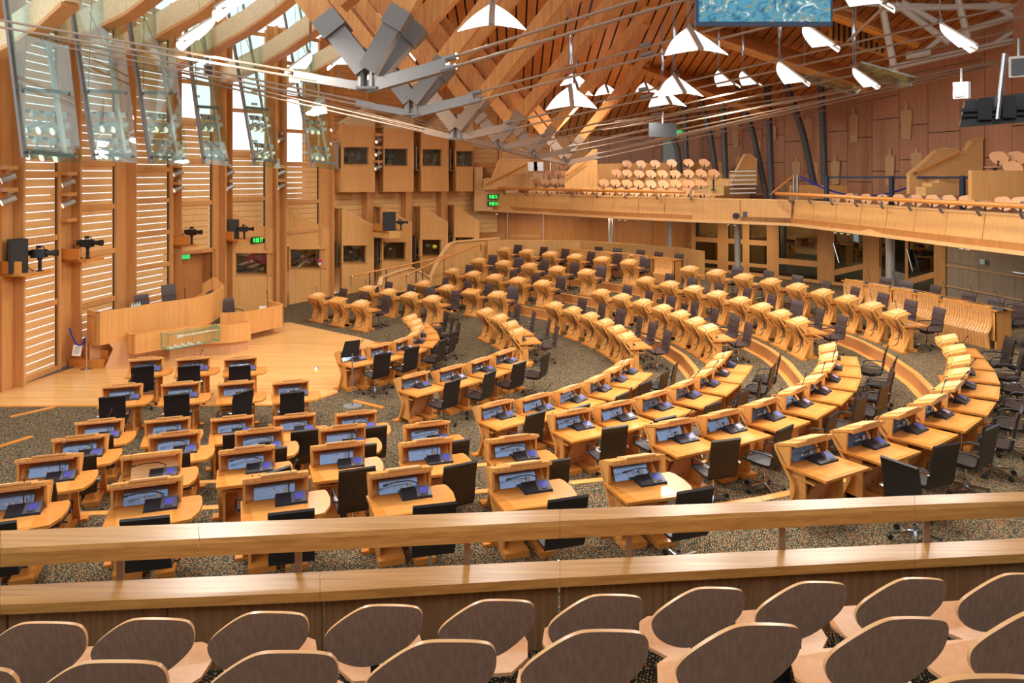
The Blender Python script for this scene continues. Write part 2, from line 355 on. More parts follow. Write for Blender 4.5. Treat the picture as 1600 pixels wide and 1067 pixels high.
# pilasters
pil = [(-40,-12,0),(1,24,.25),(93,115,.3),(183,202,.3),(268,276,.2),(331,345,.25),(346,357,.35),(417,430,.2),(431,441,.35),(500,517,.2)]
m = MB()
for a, b, o in pil:
    z0 = 2.3 if 340 < a < 345 else 0
    wbox(m, a, b, z0, TOPZ, -.07, -.02); wbox(m, b-2.5, b, z0, TOPZ, -.04, .26); wbox(m, a, a+1.2, z0, TOPZ, -.04, .03)
struct(m.build('trim_8', 'oak_post'), 'oak pilasters between the louvred bays')
m = MB(); m.box(-22,-13.2,16.9,17.2,0,11); wbox(m, -60, -41, 0, TOPZ, -.3, 0); struct(m.build('wall_left_end', 'oak_post'))
# doorway below the fourth bay
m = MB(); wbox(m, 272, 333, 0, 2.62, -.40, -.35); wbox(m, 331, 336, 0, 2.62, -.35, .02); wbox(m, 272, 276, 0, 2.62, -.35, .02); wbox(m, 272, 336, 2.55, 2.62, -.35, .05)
dr = struct(m.build('wall_left_recess', 'oak_brown'))
dd = struct(empty('door_1', 'oak double door in the recess behind the presiding chair', 'door')); del dd['category']
m = MB(); wbox(m, 284, 297, 0, 2.45, -.35, -.31); wbox(m, 297.6, 312, 0, 2.45, -.35, -.31); part(m, 'door_leaf', 'under_panel', dd)
m = MB(); wbox(m, 297, 297.6, .9, 1.3, -.31, -.26); part(m, 'handle', 'steel', dd)
def exit_sign(p, rz, s, label):
    o = empty('exit_sign', label, 'sign', p, rz)
    m = MB(); m.box(-.2*s,.2*s,-.03,.03,0,.16*s); part(m, 'box', 'exit_green', o)
    m = MB(); m.box(-.15*s,-.02*s,-.035,-.03,.07*s,.09*s); m.face([(-.15*s,-.036,.04*s),(-.19*s,-.036,.08*s),(-.15*s,-.036,.12*s)])
    m.lathe((.07*s,-.03,.0), [(.0,.12*s),(.02*s,.125*s),(.0,.145*s)], 8); m.bar((.07*s,-.035,.12*s),(.06*s,-.035,.07*s),.02*s,.02*s); m.bar((.06*s,-.035,.07*s),(.03*s,-.035,.03*s),.012*s,.012*s); m.bar((.06*s,-.035,.07*s),(.1*s,-.035,.03*s),.012*s,.012*s)
    part(m, 'arrow', 'white', o); return o
p = wp(293, 2.36, -.2); exit_sign(p, .5, 1.0, 'green exit sign over the doorway behind the presiding chair')

# spotlight brackets and stage spots in the niches
def spot_proto():
    o = empty('spotlight', 'x', 'spotlight')
    m = MB(); m.box(-.05,.05,-.05,.05,.2,.3); part(m, 'ballast', 'steel_paint', o)
    m = MB(); m.tube([(0,0,.2),(0,-.02,.1)],.012,6); part(m, 'bracket', 'steel_paint', o)
    m = MB(); m.tube([(.0,.1,.1),(.0,-.02,.05),(.0,-.14,.0)],.06,12,0,.075); part(m, 'housing', 'steel_paint', o, True)
    m = MB(); m.tube([(0,-.141,.0),(0,-.15,-.003)],.06,12); part(m, 'lens', 'lamp_bulb', o); return o
SPOT = spot_proto(); nsp = 0
NICHE = [(5,[5.55,5.0],[5.72,5.17],'leftmost niche'),(100,[5.4,4.82,4.1],[5.57,5.0],'niche between the first and second louvred bays'),
         (272,[5.65,5.05],[5.85,5.3],'niche left of the fourth louvred bay'),(354,[5.65,5.1],[5.85,5.3],'niche left of the fifth louvred bay'),(435,[5.65,5.1],[5.85,5.3,7.2],'niche left of the sixth louvred bay'),
         (519,[7.0,7.6],[7.2,7.8],'niche left of the first upper booth'),(588,[5.95,6.6,7.2],[6.1,6.75,7.35],'niche between the two leftmost upper booths')]
for u, sh, sp, nm in NICHE:
    w_ = 9 if u < 200 else 5
    for k, z in enumerate(sh):
        m = MB(); wbox(m, u-w_, u+w_*.8, z, z+.1, -.25, .28)
        o = m.build('shelf', 'oak_post'); recentre(o); tag(o, '%s oak light shelf down the %s' % (ORD[k], nm), 'shelf', 'light shelves in the wall niches')
    for k, z in enumerate(sp):
        p = wp(u, z-.45, .18); d = dup(SPOT, p, -.9+.2*k, '%s white spotlight down the %s' % (ORD[k], nm), 'spotlights in the wall niches', None, 1.25)
# ------------------------------------------------------------------ commentary booths
def booth(uL, uM, uR, vb, vtM, vtR, win, label, idx, upper):
    w = struct(empty('wall_booth', label, 'wall')); del w['category']
    DM = wd(uM); pr = lambda u, v, o=0: at(u, v, wd(u)) + NRM*o
    a = at(uM, 300, wd(uM)); b = at(uR, 300, wd(uR)); t = (b-a); t.z = 0; t.normalize(); NRM = Vector((t.y, -t.x, 0))
    back = -NRM*.14; wl, wr, wt, wb = win
    vt = lambda u: vtM+(vtR-vtM)*(u-uM)/(uR-uM)
    m = MB()
    m.prism([pr(uM, vb), pr(wl, vb), pr(wl, vt(wl)), pr(uM, vt(uM))], back); m.prism([pr(wr, vb), pr(uR, vb), pr(uR, vt(uR)), pr(wr, vt(wr))], back)
    m.prism([pr(wl, vb), pr(wr, vb), pr(wr, wb), pr(wl, wb)], back); m.prism([pr(wl, wt), pr(wr, wt), pr(wr, vt(wr)), pr(wl, vt(wl))], back)
    part(m, 'front', 'oak_wall', w)
    m = MB(); q = lambda v: at(uL, v, DM+1.3)
    m.prism([pr(uM, vb), q(vb), q(vtM+1), pr(uM, vtM)], t*.08); part(m, 'side', 'oak_wall', w)
    m = MB(); deep = -NRM*.75
    m.prism([pr(uM, vtM), pr(uR, vtR), pr(uR, vtR+1.6), pr(uM, vtM+1.6)], deep)
    part(m, 'top', 'oak_board', w)
    if upper:
        m = MB(); m.prism([pr(uM, vtM, .02), pr(uM+9, vtM+5, .02), pr(uR+2, vtR-24, .02), pr(uR-8, vtR-32, .02)], -NRM*.5); m.prism([pr(uM+9, vtM+3), pr(uR, vtR), pr(uR, vtR-26)], -NRM*.4); part(m, 'gable', 'beam_pale', w)
    m = MB(); m.prism([pr(wl-1.2, wt-1), pr(wr+1, wt-1), pr(wr+1, wt), pr(wl-1.2, wt)], NRM*.05); m.prism([pr(wl-1.2, wb), pr(wr+1, wb), pr(wr+1, wb+.8), pr(wl-1.2, wb+.8)], NRM*.04); part(m, 'window_surround', 'oak_post', w)
    # room behind the glass
    m = MB(); L0 = [pr(wl-3, wb+6), pr(wr+3, wb+6), pr(wr+3, wt-5), pr(wl-3, wt-5)]; L0 = [p-NRM*.8 for p in L0]; m.prism(L0, -NRM*.08); 
    F0 = [pr(wl-3, wb+6)-NRM*.16, pr(wr+3, wb+6)-NRM*.16, pr(wr+3, wb+6)-NRM*.8, pr(wl-3, wb+6)-NRM*.8]; m.prism(F0, Vector((0,0,-.05)))
    m.prism([pr(wr+3, wb+6)-NRM*.16, pr(wr+3, wt-5)-NRM*.16, pr(wr+3, wt-5)-NRM*.8, pr(wr+3, wb+6)-NRM*.8], t*.05)
    m.prism([pr(wl-3, wb+6)-NRM*.16, pr(wl-3, wt-5)-NRM*.16, pr(wl-3, wt-5)-NRM*.8, pr(wl-3, wb+6)-NRM*.8], -t*.05)
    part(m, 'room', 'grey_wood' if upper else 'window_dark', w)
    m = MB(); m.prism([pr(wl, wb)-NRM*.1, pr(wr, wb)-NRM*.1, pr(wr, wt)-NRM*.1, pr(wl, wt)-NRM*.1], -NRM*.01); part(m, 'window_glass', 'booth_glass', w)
    m = MB(); m.prism([pr(wl, wb+.5)-NRM*.2, pr(wr, wb+.5)-NRM*.2, pr(wr, wb-2)-NRM*.2, pr(wl, wb-2)-NRM*.2], -NRM*.5); part(m, 'desk', 'oak_brown', w)
    # things standing inside
    um = (wl+wr)/2; base = pr(um, wb-2)-NRM*.4
    lo = empty('desk_lamp', 'white jointed desk lamp behind the window of the %s' % label, 'lamp', base+t*.25)
    h = (wb-wt)*DM/F_PX; m = MB(); m.lathe((0,0,0), [(.07,0),(.07,.02),(.01,.03)], 10); part(m, 'base', 'steel_paint', lo)
    m = MB(); m.tube([(0,0,.02),(t.x*.12,t.y*.12,h*.3),(-t.x*.14,-t.y*.14,h*.55)], .013, 6); part(m, 'arm', 'steel_paint', lo)
    m = MB(); m.tube([(-t.x*.14,-t.y*.14,h*.57),(-t.x*.2,-t.y*.2,h*.48)], .03, 8, 0, .075); part(m, 'shade', 'white', lo, True)
    mo = empty('monitor', 'dark monitor behind the window of the %s' % label, 'monitor', base-t*.35)
    m = MB(); m.prism([(-t.x*.2,-t.y*.2,.05),(t.x*.2,t.y*.2,.05),(t.x*.2,t.y*.2,.33),(-t.x*.2,-t.y*.2,.33)], -NRM*.04); part(m, 'screen', 'black', mo)
    m = MB(); m.box(-.03,.03,-.03,.03,0,.08); part(m, 'stand', 'dark', mo)
    return w, t, NRM
LOW = [(345,358,435,489,330,363,(369,425.5,395.5,428.5)),(436,452,517.5,478,328,360,(453,508,389.5,418.5)),(517.5,534,584.5,463,324.6,352,(534,572.5,383.5,410.5)),
       (584.5,597,644,452,322,348.6,(597.5,634,378.5,406)),(644,658,700,446,322,347,(656.5,689.5,374.5,400)),(700,710,749,441,319.5,346,(709.5,740,370.8,383))]
names = ['lower booth nearest the presiding bench','lower booth with the pink flowers','third lower booth from the presiding bench','lower booth below the wall camera','fifth lower booth from the presiding bench','lower booth beside the far staircase wall']
for i, b in enumerate(LOW): BW = booth(*b, names[i], i, False)
UPP = [(516,535,586,300,192,198,(535.5,576,230,256.8)),(586,599,646.5,299.6,198,203,(599,637.5,232.5,258.8)),(646.5,658.5,701,299.3,205,208,(658,690.5,233.5,259.2)),(701,711,739,299,208,211,(711,739,236.3,260))]
names2 = ['leftmost upper booth','upper booth with the dark blind','third upper booth from the left','upper booth beside the far gallery']
for i, b in enumerate(UPP): booth(*b, names2[i], i, True)
# red and purple seats seen in the first lower booth, flowers, blind
p = at(398, 418, 29.6)
for k, (dx, c, n, l) in enumerate(((-.35,'red','seat_pad','red padded seat behind the first lower booth window, left one'),(.3,'red','seat_pad','red padded seat behind the first lower booth window, right one'),(-.6,'purple','coat','purple cloth behind the first lower booth window'))):
    m = MB(); m.prism([(-.25,0,0),(.25,.1,.05),(.22,.15,.4),(-.2,.05,.36)], (.05,.12,0)); o = m.build(n, c); o.location = p+Vector((dx, .2, .1 if k < 2 else 0)); tag(o, l, 'seat' if k < 2 else 'cloth')
p = at(499.5, 414, 31.75); o = empty('flower_pot', 'pink flowers in a white pot behind a lower booth window', 'flowers', p)
m = MB(); m.lathe((0,0,0), [(.06,0),(.08,.12)], 10); part(m, 'pot', 'white', o)
m = MB()
for k in range(9): a = k*2.4; m.lathe((.07*math.cos(a), .05*math.sin(a), .16+.03*(k % 3)), [(.0,-.04),(.05,0),(.0,.04)], 7)
part(m, 'blossom', 'pink', o, True)
p = at(679, 385.5, 36.9); m = MB(); m.lathe((0,0,0), [(.0,-.12),(.1,-.07),(.13,0),(.1,.07),(0,.12)], 12); o = m.build('paper_lantern', 'yellow', None, True); o.location = p; tag(o, 'yellow round object behind the fifth lower booth window', 'lantern')
m = MB()
for k in range(9): z = .08+k*.09; m.box(-.32,.32,-.02,.02,z,z+.03)
o = m.build('blind', 'black'); o.location = at(607, 258.8, wd(607)+.35); o.rotation_euler = (0,0,.6); tag(o, 'dark slatted blind behind the second upper booth window', 'blind')
# wall behind and above the booths
def wspan(m, u0, u1, z0, z1, o0, o1):
    us = [u0]+[u for u, _ in WD if u0 < u < u1]+[u1]
    for a, b in zip(us, us[1:]): wbox(m, a, b, z0, z1, o0, o1)
m = MB(); z = 2.2
while z < 10.6: wspan(m, 500, 790, z, z+.24, -1.0, -.95); z += .255
struct(m.build('wall_far_left', 'oak_board'), 'pale boarded wall rising behind the booths')
m = MB(); wspan(m, 500, 795, 0, 10.6, -1.1, -1.05); struct(m.build('wall_far_left_backing', 'oak_brown'))
m = MB()
for u in (524,590,650,705): wbox(m, u-5, u+5, 2.5, 5.2, -.95, -.55); wbox(m, u-2, u+3, 8.2, 10.6, -.95, -.6)
struct(m.build('trim_9', 'oak_post'))
m = MB(); wbox(m, 345, 520, 0, .42, -.4, -.15); struct(m.build('baseboard_left', 'grey_wood'))
# black speakers, TV cameras, clocks on the wall
def speaker(p, rz, w, h, label):
    o = empty('loudspeaker', label, 'loudspeaker', p, rz)
    m = MB(); m.quad_box([(-w/2,-.12,0),(w/2,-.12,0),(w*.4,.16,0),(-w*.4,.16,0)], [(-w/2,-.12,h),(w/2,-.12,h),(w*.4,.16,h),(-w*.4,.16,h)]); part(m, 'cabinet', 'black', o)
    m = MB(); m.box(-w/2+.02, w/2-.02, -.135, -.12, .03, h-.03); part(m, 'grille', 'dark', o); return o
def tv_camera(p, rz, s, label):
    o = empty('tv_camera', label, 'camera', p, rz); o.scale = (s,)*3
    m = MB(); m.lathe((0,0,0), [(.09,0),(.09,.02),(.045,.03),(.045,.3),(.07,.32),(.07,.36)], 12); part(m, 'mount', 'black', o)
    m = MB(); m.box(-.2,.16,-.09,.09,.36,.58); m.box(-.3,-.2,-.06,.06,.42,.55); part(m, 'body', 'black', o)
    m = MB(); m.tube([(.16,0,.48),(.34,0,.48)],.07,12); m.tube([(.34,0,.48),(.44,0,.48)],.085,12,0,.1); part(m, 'lens', 'black', o, True)
    m = MB(); m.tube([(-.08,0,.58),(-.04,0,.66),(.08,0,.66),(.12,0,.58)],.016,6); m.box(-.12,-.02,.05,.14,.6,.68); part(m, 'viewfinder', 'dark', o)
    m = MB(); m.tube([(-.28,0,.45),(-.42,.02,.4),(-.38,.03,.2),(-.25,.02,.05),(-.15,0,0)],.012,6); m.tube([(-.25,0,.55),(-.4,0,.56),(-.44,.03,.35),(-.3,.04,.1)],.01,6); part(m, 'cable', 'black', o); return o
def shelf_box(u0, u1, z, d, label):
    m = MB(); wbox(m, u0, u1, z-.07, z, -.2, d); wbox(m, u0, u0+2, z-.07, z+.3, -.2, d*.7); o = m.build('bracket_shelf', 'desk_oak_x'); recentre(o); tag(o, label, 'shelf'); return o
z = 5.47-(425-270)*18.6/1150
shelf_box(1, 34, z, .75, 'oak bracket shelf under the speaker at the left edge'); speaker(wp(9, z, .3), .9, .42, .85, 'black loudspeaker on the leftmost wall shelf'); tv_camera(wp(24, z, .62), .15, .95, 'black television camera on the leftmost wall shelf')
z = 5.47-(403-270)*20.9/1150
shelf_box(95, 122, z, .8, 'oak bracket shelf between the first and second louvred bays'); tv_camera(wp(108, z, .6), .05, .92, 'black television camera between the first and second louvred bays')
z = 5.47-(381-270)*26.1/1150
shelf_box(270, 286, z, .8, 'oak bracket shelf above the doorway behind the presiding chair'); tv_camera(wp(281, z, .6), -.25, .9, 'black television camera above the doorway behind the presiding chair')
z = 5.47-(373-270)*28.2/1150
shelf_box(343, 372, z, .8, 'oak bracket shelf left of the green wall clock'); speaker(wp(351, z, .35), .6, .42, .74, 'black loudspeaker left of the green wall clock'); tv_camera(wp(366, z, .8), .1, .8, 'black television camera just above the green wall clock')
z = 5.47-(358-270)*34.6/1150
shelf_box(582, 604, z, 1.2, 'oak bracket shelf on the booth wall'); 
m = MB(); wbox(m, 583, 600, z-.35, z, -.1, 1.2); o = m.build('shelf_box', 'oak_wall'); recentre(o); tag(o, 'curved oak box shelf carrying the speaker on the booth wall', 'shelf')
speaker(wp(586, z, 1.0), .3, .6, .85, 'large black loudspeaker on the booth wall shelf'); tv_camera(wp(602, z, 1.15), .1, .75, 'black television camera beside the booth wall loudspeaker')
SEG = {'0':'abcdef','1':'bc','2':'abged','3':'abgcd','4':'fgbc','5':'afgcd','6':'afgedc','7':'abc','8':'abcdefg','9':'abcdfg'}
def clock(c, t, h, w, text, label):
    n = Vector((t.y, -t.x, 0)); o = empty('digital_clock', label, 'clock', c)
    m = MB(); a = -t*w/2; b = t*w/2; up = Vector((0,0,h)); m.prism([a, b, b+up, a+up], n*.04); part(m, 'case', 'black', o)
    m = MB(); cw = w*.82/8; x = -w*.41; dh = h*.3; th = h*.09
    for ch in text:
        if ch == ':': x += cw*.55; continue
        S = {'a':(.1,2,.7,2),'g':(.1,1,.7,1),'d':(.1,0,.7,0),'f':(.1,1,.1,2),'b':(.7,1,.7,2),'e':(.1,0,.1,1),'c':(.7,0,.7,1)}
        for k in SEG[ch]:
            x0, z0, x1, z1 = S[k]; P = t*(x+x0*cw)+n*.045+Vector((0,0,h*.2+z0*dh)); Q = t*(x+x1*cw)+n*.045+Vector((0,0,h*.2+z1*dh))
            if (Q-P).length < 1e-4: continue
            d = (Q-P).normalized()*th*.3; m.bar(P-d, Q+d, th, .01, up=n)
        x += cw
    part(m, 'digits', 'green_led', o); return o
a, b = at(391, 380, 29.1), at(413, 380, 29.6); t = (b-a); t.z = 0; t.normalize()
clock((a+b)/2+Vector((t.y,-t.x,0))*.02, t, .26, .62, '14:08:31', 'green digital clock above the first lower booth window')

# ------------------------------------------------------------------ gallery across the hall: fascia, rail, tiers
ZB, ZT = 3.40, 4.42
FA = [(-1.86,39.7),(-.35,38.6),(1.8,36.4),(4.6,33.3),(7.55,30.9)]; FB = [(7.55,30.9),(8.4,30.4),(10.9,28.7)]; FCc = [(10.9,28.7),(11.8,24.3),(12.35,20.5),(12.8,18.4),(13.3,15.8)]
def along(P, step):
    V = [Vector((x, y, 0)) for x, y in P]; L = sum((b-a).length for a, b in zip(V, V[1:])); n = max(1, round(L/step)); return resample(V, n+1)
GAL = struct(empty('wall_gallery', 'oak fronted public gallery across the hall', 'wall')); del GAL['category']
def fascia(P, lean, mi, nm):
    m = MB(); g = MB()
    for a, b in zip(P, P[1:]):
        t = (b-a).normalized(); n = Vector((-t.y, t.x, 0)); n = n if n.x*-1 > 0 or n.y < 0 else -n
        n = Vector((t.y, -t.x, 0)); 
        if n.x > 0 and abs(n.x) > .3: n = -n
        if n.y > 0 and abs(n.y) > .8: n = -n
        a2 = a+t*.012; b2 = b-t*.012
        m.quad_box([a2+Vector((0,0,ZB+.1)), b2+Vector((0,0,ZB+.1)), b2-n*.06+Vector((0,0,ZB+.1)), a2-n*.06+Vector((0,0,ZB+.1))],
                   [a2-n*lean+Vector((0,0,ZT-.06)), b2-n*lean+Vector((0,0,ZT-.06)), b2-n*(lean+.06)+Vector((0,0,ZT-.06)), a2-n*(lean+.06)+Vector((0,0,ZT-.06))])
        for z0, z1, o0, o1 in ((ZB, ZB+.11, .05, -.5), (ZT-.06, ZT, .02-lean, -.3-lean)):
            g.quad_box([a+n*o0+Vector((0,0,z0)), b+n*o0+Vector((0,0,z0)), b+n*o1+Vector((0,0,z0)), a+n*o1+Vector((0,0,z0))], [a+n*o0+Vector((0,0,z1)), b+n*o0+Vector((0,0,z1)), b+n*o1+Vector((0,0,z1)), a+n*o1+Vector((0,0,z1))])
    part(m, nm, 'oak_wall', GAL); part(g, 'ledge', 'oak_board', GAL); return n
fascia(along(FA, 1.35), .12, 0, 'fascia_panels'); fascia(along(FB, 1.8), 0, 0, 'fascia_panels'); fascia(along(FCc, 1.3), .14, 0, 'fascia_panels')
def nrm(t):
    n = Vector((t.y, -t.x, 0)); return n if n.dot(Vector((-.75,-.6,0))) > 0 else -n
def rail(P, label, step):
    R = along(P, step); o = empty('handrail', label, 'handrail', R[0]+Vector((0,0,ZT)), 0, 'gallery handrails'); o0 = Vector(o.location)
    m = MB(); m.tube([p+nrm((R[-1]-R[0]))*.05+Vector((0,0,ZT+.25))-o0 for p in R], .065, 8); part(m, 'rail', 'desk_oak_x', o, True)
    for i, p in enumerate(R):
        t = (R[min(i+1,len(R)-1)]-R[max(i-1,0)]).normalized(); n = nrm(t); m = MB()
        for s in (-.03, .03):
            m.tube([p+n*.03+t*s+Vector((0,0,ZT-.1))-o0, p+n*.12+t*s+Vector((0,0,ZT+.02))-o0, p+n*.12+t*s+Vector((0,0,ZT+.22))-o0, p+n*.06+t*s+Vector((0,0,ZT+.34))-o0], .022, 6)
        part(m, 'bracket', 'steel', o)
rail(FA[1:], 'round oak handrail on steel brackets along the far gallery front', 1.5); rail(FCc, 'round oak handrail on steel brackets along the right gallery front', 1.3)
V_ = lambda P: [Vector((x, y, 0)) for x, y in P]
# floor of the gallery and soffit below it
fr = V_(FA+FB[1:]+FCc[1:]); bk = [Vector((gx(u, D), D, 0)) for u, D in ((745,45.5),(860,46),(985,44),(1060,42),(1130,39.5),(1226,36),(1324,32.5),(1405,29.5),(1500,26.5),(1581,24),(1760,19))]
m = MB()
for i in range(len(fr)-1):
    j = min(i, len(bk)-2); a, b, c, d = fr[i], fr[i+1], bk[min(i+1,len(bk)-1)], bk[min(i,len(bk)-1)]
    m.quad_box([a+Vector((0,0,ZB)), b+Vector((0,0,ZB)), c+Vector((0,0,ZB)), d+Vector((0,0,ZB))], [a+Vector((0,0,ZB+.3)), b+Vector((0,0,ZB+.3)), c+Vector((0,0,ZB+.3)), d+Vector((0,0,ZB+.3))])
part(m, 'gallery_floor', 'under_panel', GAL)
for k, (off, z) in enumerate(((1.3, .35),(2.3,.75),(3.3,1.15),(4.3,1.5),(5.3,1.75))):   # seat tiers of the left block
    m = MB(); A = along(FA, 1.35); T = [(A[min(i+1,len(A)-1)]-A[max(i-1,0)]).normalized() for i in range(len(A))]
    for i in range(len(A)-1):
        f = lambda i_, o_: A[i_]-nrm(T[i_])*o_
        a, b, c, d = f(i,off), f(i+1,off), f(i+1,off+1.05), f(i,off+1.05)
        m.quad_box([p+Vector((0,0,ZB+.3)) for p in (a,b,c,d)], [p+Vector((0,0,ZB+.3+z)) for p in (a,b,c,d)])
    part(m, 'seat_tier', 'oak_board', GAL)
# under-gallery wall
m = MB(); UW = along([(-2.2,41.0),(1.5,40.2),(7.5,37.6),(9.9,34.8)], 2.0)
for a, b in zip(UW, UW[1:]):
    t = (b-a).normalized(); n = nrm(t); m.quad_box([a+t*.01, b-t*.01, b-t*.01-n*.08, a+t*.01-n*.08], [p+Vector((0,0,ZB)) for p in (a+t*.01, b-t*.01, b-t*.01-n*.08, a+t*.01-n*.08)])
struct(m.build('wall_far', 'under_panel'), 'oak panelled wall under the far gallery')
m = MB()
for a, b in zip(UW, UW[1:]):
    t = (b-a).normalized(); n = nrm(t)
    if int(a.x) % 2 == 0:
        for z in (1.95, 2.05): m.bar(a+n*.03+t*.2+Vector((0,0,z)), b+n*.03-t*.2+Vector((0,0,z)), .02, .03)
struct(m.build('trim_10', 'oak_board'))
LW = V_([(-1.2,36.5),(-.5,36.9),(3.4,36.6),(7.4,33.4),(8.2,31.6)])
m = MB()
for a, b in zip(LW, LW[1:]):
    n = nrm((b-a).normalized()); m.quad_box([a+Vector((0,0,.8)), b+Vector((0,0,.8)), b-n*.1+Vector((0,0,.8)), a-n*.1+Vector((0,0,.8))], [p+Vector((0,0,2.1)) for p in (a, b, b-n*.1, a-n*.1)])
o = m.build('low_screen_wall', 'oak_wall'); struct(o, 'low oak screen wall behind the back desks')
# glazed timber screen and doors under the gallery
def scr(u, D, z): return Vector((gx(u, D), D, z))
SCR = [(1083,35.3),(1145,34.1),(1200,33.0),(1290,31.2),(1372,29.2),(1480,27.0)]
def sd(u):
    for (a, b), (c, d) in zip(SCR, SCR[1:]):
        if u <= c: return b+(d-b)*(u-a)/(c-a)
    return SCR[-1][1]
def sp_(u, z, o=0): D = sd(u)-o; return Vector((gx(u, D), D, z))
def sb(m, u0, u1, z0, z1, o0=0, o1=.12): m.quad_box([sp_(u0,z0,o0), sp_(u1,z0,o0), sp_(u1,z0,o1), sp_(u0,z0,o1)], [sp_(u0,z1,o0), sp_(u1,z1,o0), sp_(u1,z1,o1), sp_(u0,z1,o1)])
GS = [(1086,1122,'door'),(1137,1160,'door2'),(1170,1199,'win'),(1216,1278,'big'),(1300,1348,'slant'),(1376,1385,'strip'),(1415,1460,'slant')]
m = MB()
for u0, u1 in ((1080,1087),(1121,1138),(1160,1171),(1198,1217),(1277,1301),(1348,1374),(1459,1492)): sb(m, u0, u1, .88, ZB)
sb(m, 1080, 1492, ZB-.12, ZB); sb(m, 1080, 1492, .88, 1.0)
struct(m.build('wall_far_screen', 'oak_post'), 'timber framed glazed screen under the gallery')
for k, (u0, u1, kd) in enumerate(GS):
    w = empty('x', 'x', 'x'); w.name = 'door_%d' % (k+2) if kd in ('door','door2','slant') else 'window_%d' % (k+1)
    del w['category']; struct(w, 'glazed oak %s under the gallery, %s from the left' % ('door' if kd in ('door','door2','slant') else 'screen bay', ORD[k]))
    m = MB()
    if kd in ('door','door2','win'): sb(m, u0, u1, 2.2, 2.42, 0, .1); sb(m, u0, u1, 1.2, 1.36, 0, .1)
    if kd == 'big': sb(m, u0, u1, 1.45, 1.7, 0, .1)
    if kd == 'slant':
        p = [sp_(u0, 1.15, 0), sp_(u1, 1.6, 0), sp_(u1, 1.82, 0), sp_(u0, 1.4, 0)]; m.prism(p, (0,-.1,0)); sb(m, u0-1, u0+4, .88, ZB-.1, 0, .11)
    if kd == 'strip': sb(m, u0, u0+1, .88, ZB, 0, .1)
    part(m, 'frame', 'oak_post', w)
    m = MB(); sb(m, u0, u1, .9, ZB-.1, .03, .05); part(m, 'glass', 'dark_glass', w)
    if kd == 'slant':
        m = MB(); m.tube([sp_(u0+2, 2.55, .25), sp_(u0+11, 1.75, .25)], .03, 8); part(m, 'pull_handle', 'chrome', w)
# corridor behind the screen
m = MB(); m.box(6,19,38.5,38.6,.8,3.4); m.box(18.2,18.3,27.0,38.5,.8,3.4); m.quad_box([(15.9,26.9,.8),(18.3,26.9,.8),(18.3,27.0,.8),(15.9,27.0,.8)],[(15.9,26.9,3.4),(18.3,26.9,3.4),(18.3,27.0,3.4),(15.9,27.0,3.4)])
struct(m.build('wall_corridor', 'olive_glass'), 'olive corridor wall behind the glazed screen')
m = MB(); 
for u, a, b, z0, z1 in ((1089,0,8,1.0,3.1),(1112,0,9,1.0,3.2),(1148,0,5,.9,3.2)): p0 = sp_(u, z0, -2.2); p1 = sp_(u+b, z0, -2.2); m.prism([p0, p1, p1+Vector((0,0,z1-z0)), p0+Vector((0,0,z1-z0))], (0,.05,0))
struct(m.build('window_corridor', 'cyan_light'), 'pale panes painted as daylight behind the glazed doors')  # daylight is put into the pale pane colour
for k, (u, w_, z) in enumerate(((1243,9,2.45),(1330,12,2.7))):
    m = MB(); p = sp_(u, z, -1.9); m.box(-.5,.5,-.04,.04,-.3,.3); o = m.build('picture', 'black'); o.location = p; tag(o, ['dark framed picture seen through the large glazed bay','dark framed picture seen through the slanted rail door'][k], 'picture')
# grey cupboards on the right
m = MB(); CW = along([(15.9,26.9),(16.5,24.0),(16.9,21.5),(17.3,18.5)], 1.45)
for a, b in zip(CW, CW[1:]):
    t = (b-a).normalized(); n = nrm(t)
    for z0, z1 in ((.88,2.2),(2.22,ZB-.02)): m.quad_box([p+Vector((0,0,z0)) for p in (a+t*.012, b-t*.012, b-t*.012-n*.06, a+t*.012-n*.06)], [p+Vector((0,0,z1)) for p in (a+t*.012, b-t*.012, b-t*.012-n*.06, a+t*.012-n*.06)])
struct(m.build('wall_right', 'grey_wood'), 'grey veneered panels under the right gallery')
m = MB()
for a, b in zip(CW, CW[1:]):
    for z in (1.35, 2.1): n = nrm((b-a).normalized()); m.bar(a+n*.03+Vector((0,0,z)), b+n*.03+Vector((0,0,z)), .02, .05)
struct(m.build('trim_11', 'plaque'))
p = CW[1].lerp(CW[2], .2); m = MB(); m.box(-.02,.02,-.1,.1,0,.16); o = m.build('light_switch', 'cyan_light'); o.location = (p.x-.12, p.y, 2.35); o.rotation_euler = (0,0,.2); tag(o, 'small pale switch plate on the grey wall panels', 'switch')
# slim round columns carrying the gallery
for k, (u, D, r) in enumerate(((954,36.0,.11),(1046,34.3,.12),(1152.5,31.6,.13),(1391,25.4,.14))):
    m = MB(); x = gx(u, D); m.lathe((0,0,0), [(r,0),(r,ZB-.88)], 14); o = m.build('column', 'steel_paint', None, True); o.location = (x, D, .88); tag(o, '%s slim grey column under the gallery, counted from the left' % ORD[k], 'column', 'columns under the gallery')
# downlights in the soffit
for k, (u, v, D) in enumerate(((776,334.5,38.2),(968,343.5,33.4),(977,344,33.3),(1138,353.5,30.4),(1148,354,30.2),(1305,365.5,26.3),(1315,366.5,26.0),(1325,367.5,25.7),(1502,387,20.8),(1512,388.5,20.6))):
    p = at(u, v, D); p.z = ZB-.065; o = empty('downlight', '%s small round downlight under the gallery edge from the left' % ORD[k], 'light', p, 0, 'downlights under the gallery edge')
    m = MB(); m.lathe((0,0,0), [(.07,0),(.07,.06)], 10); part(m, 'housing', 'steel', o)
    m = MB(); m.lathe((0,0,-.02), [(.0,0),(.05,.0),(.055,.02)], 10); part(m, 'lens', 'lamp_bulb', o)
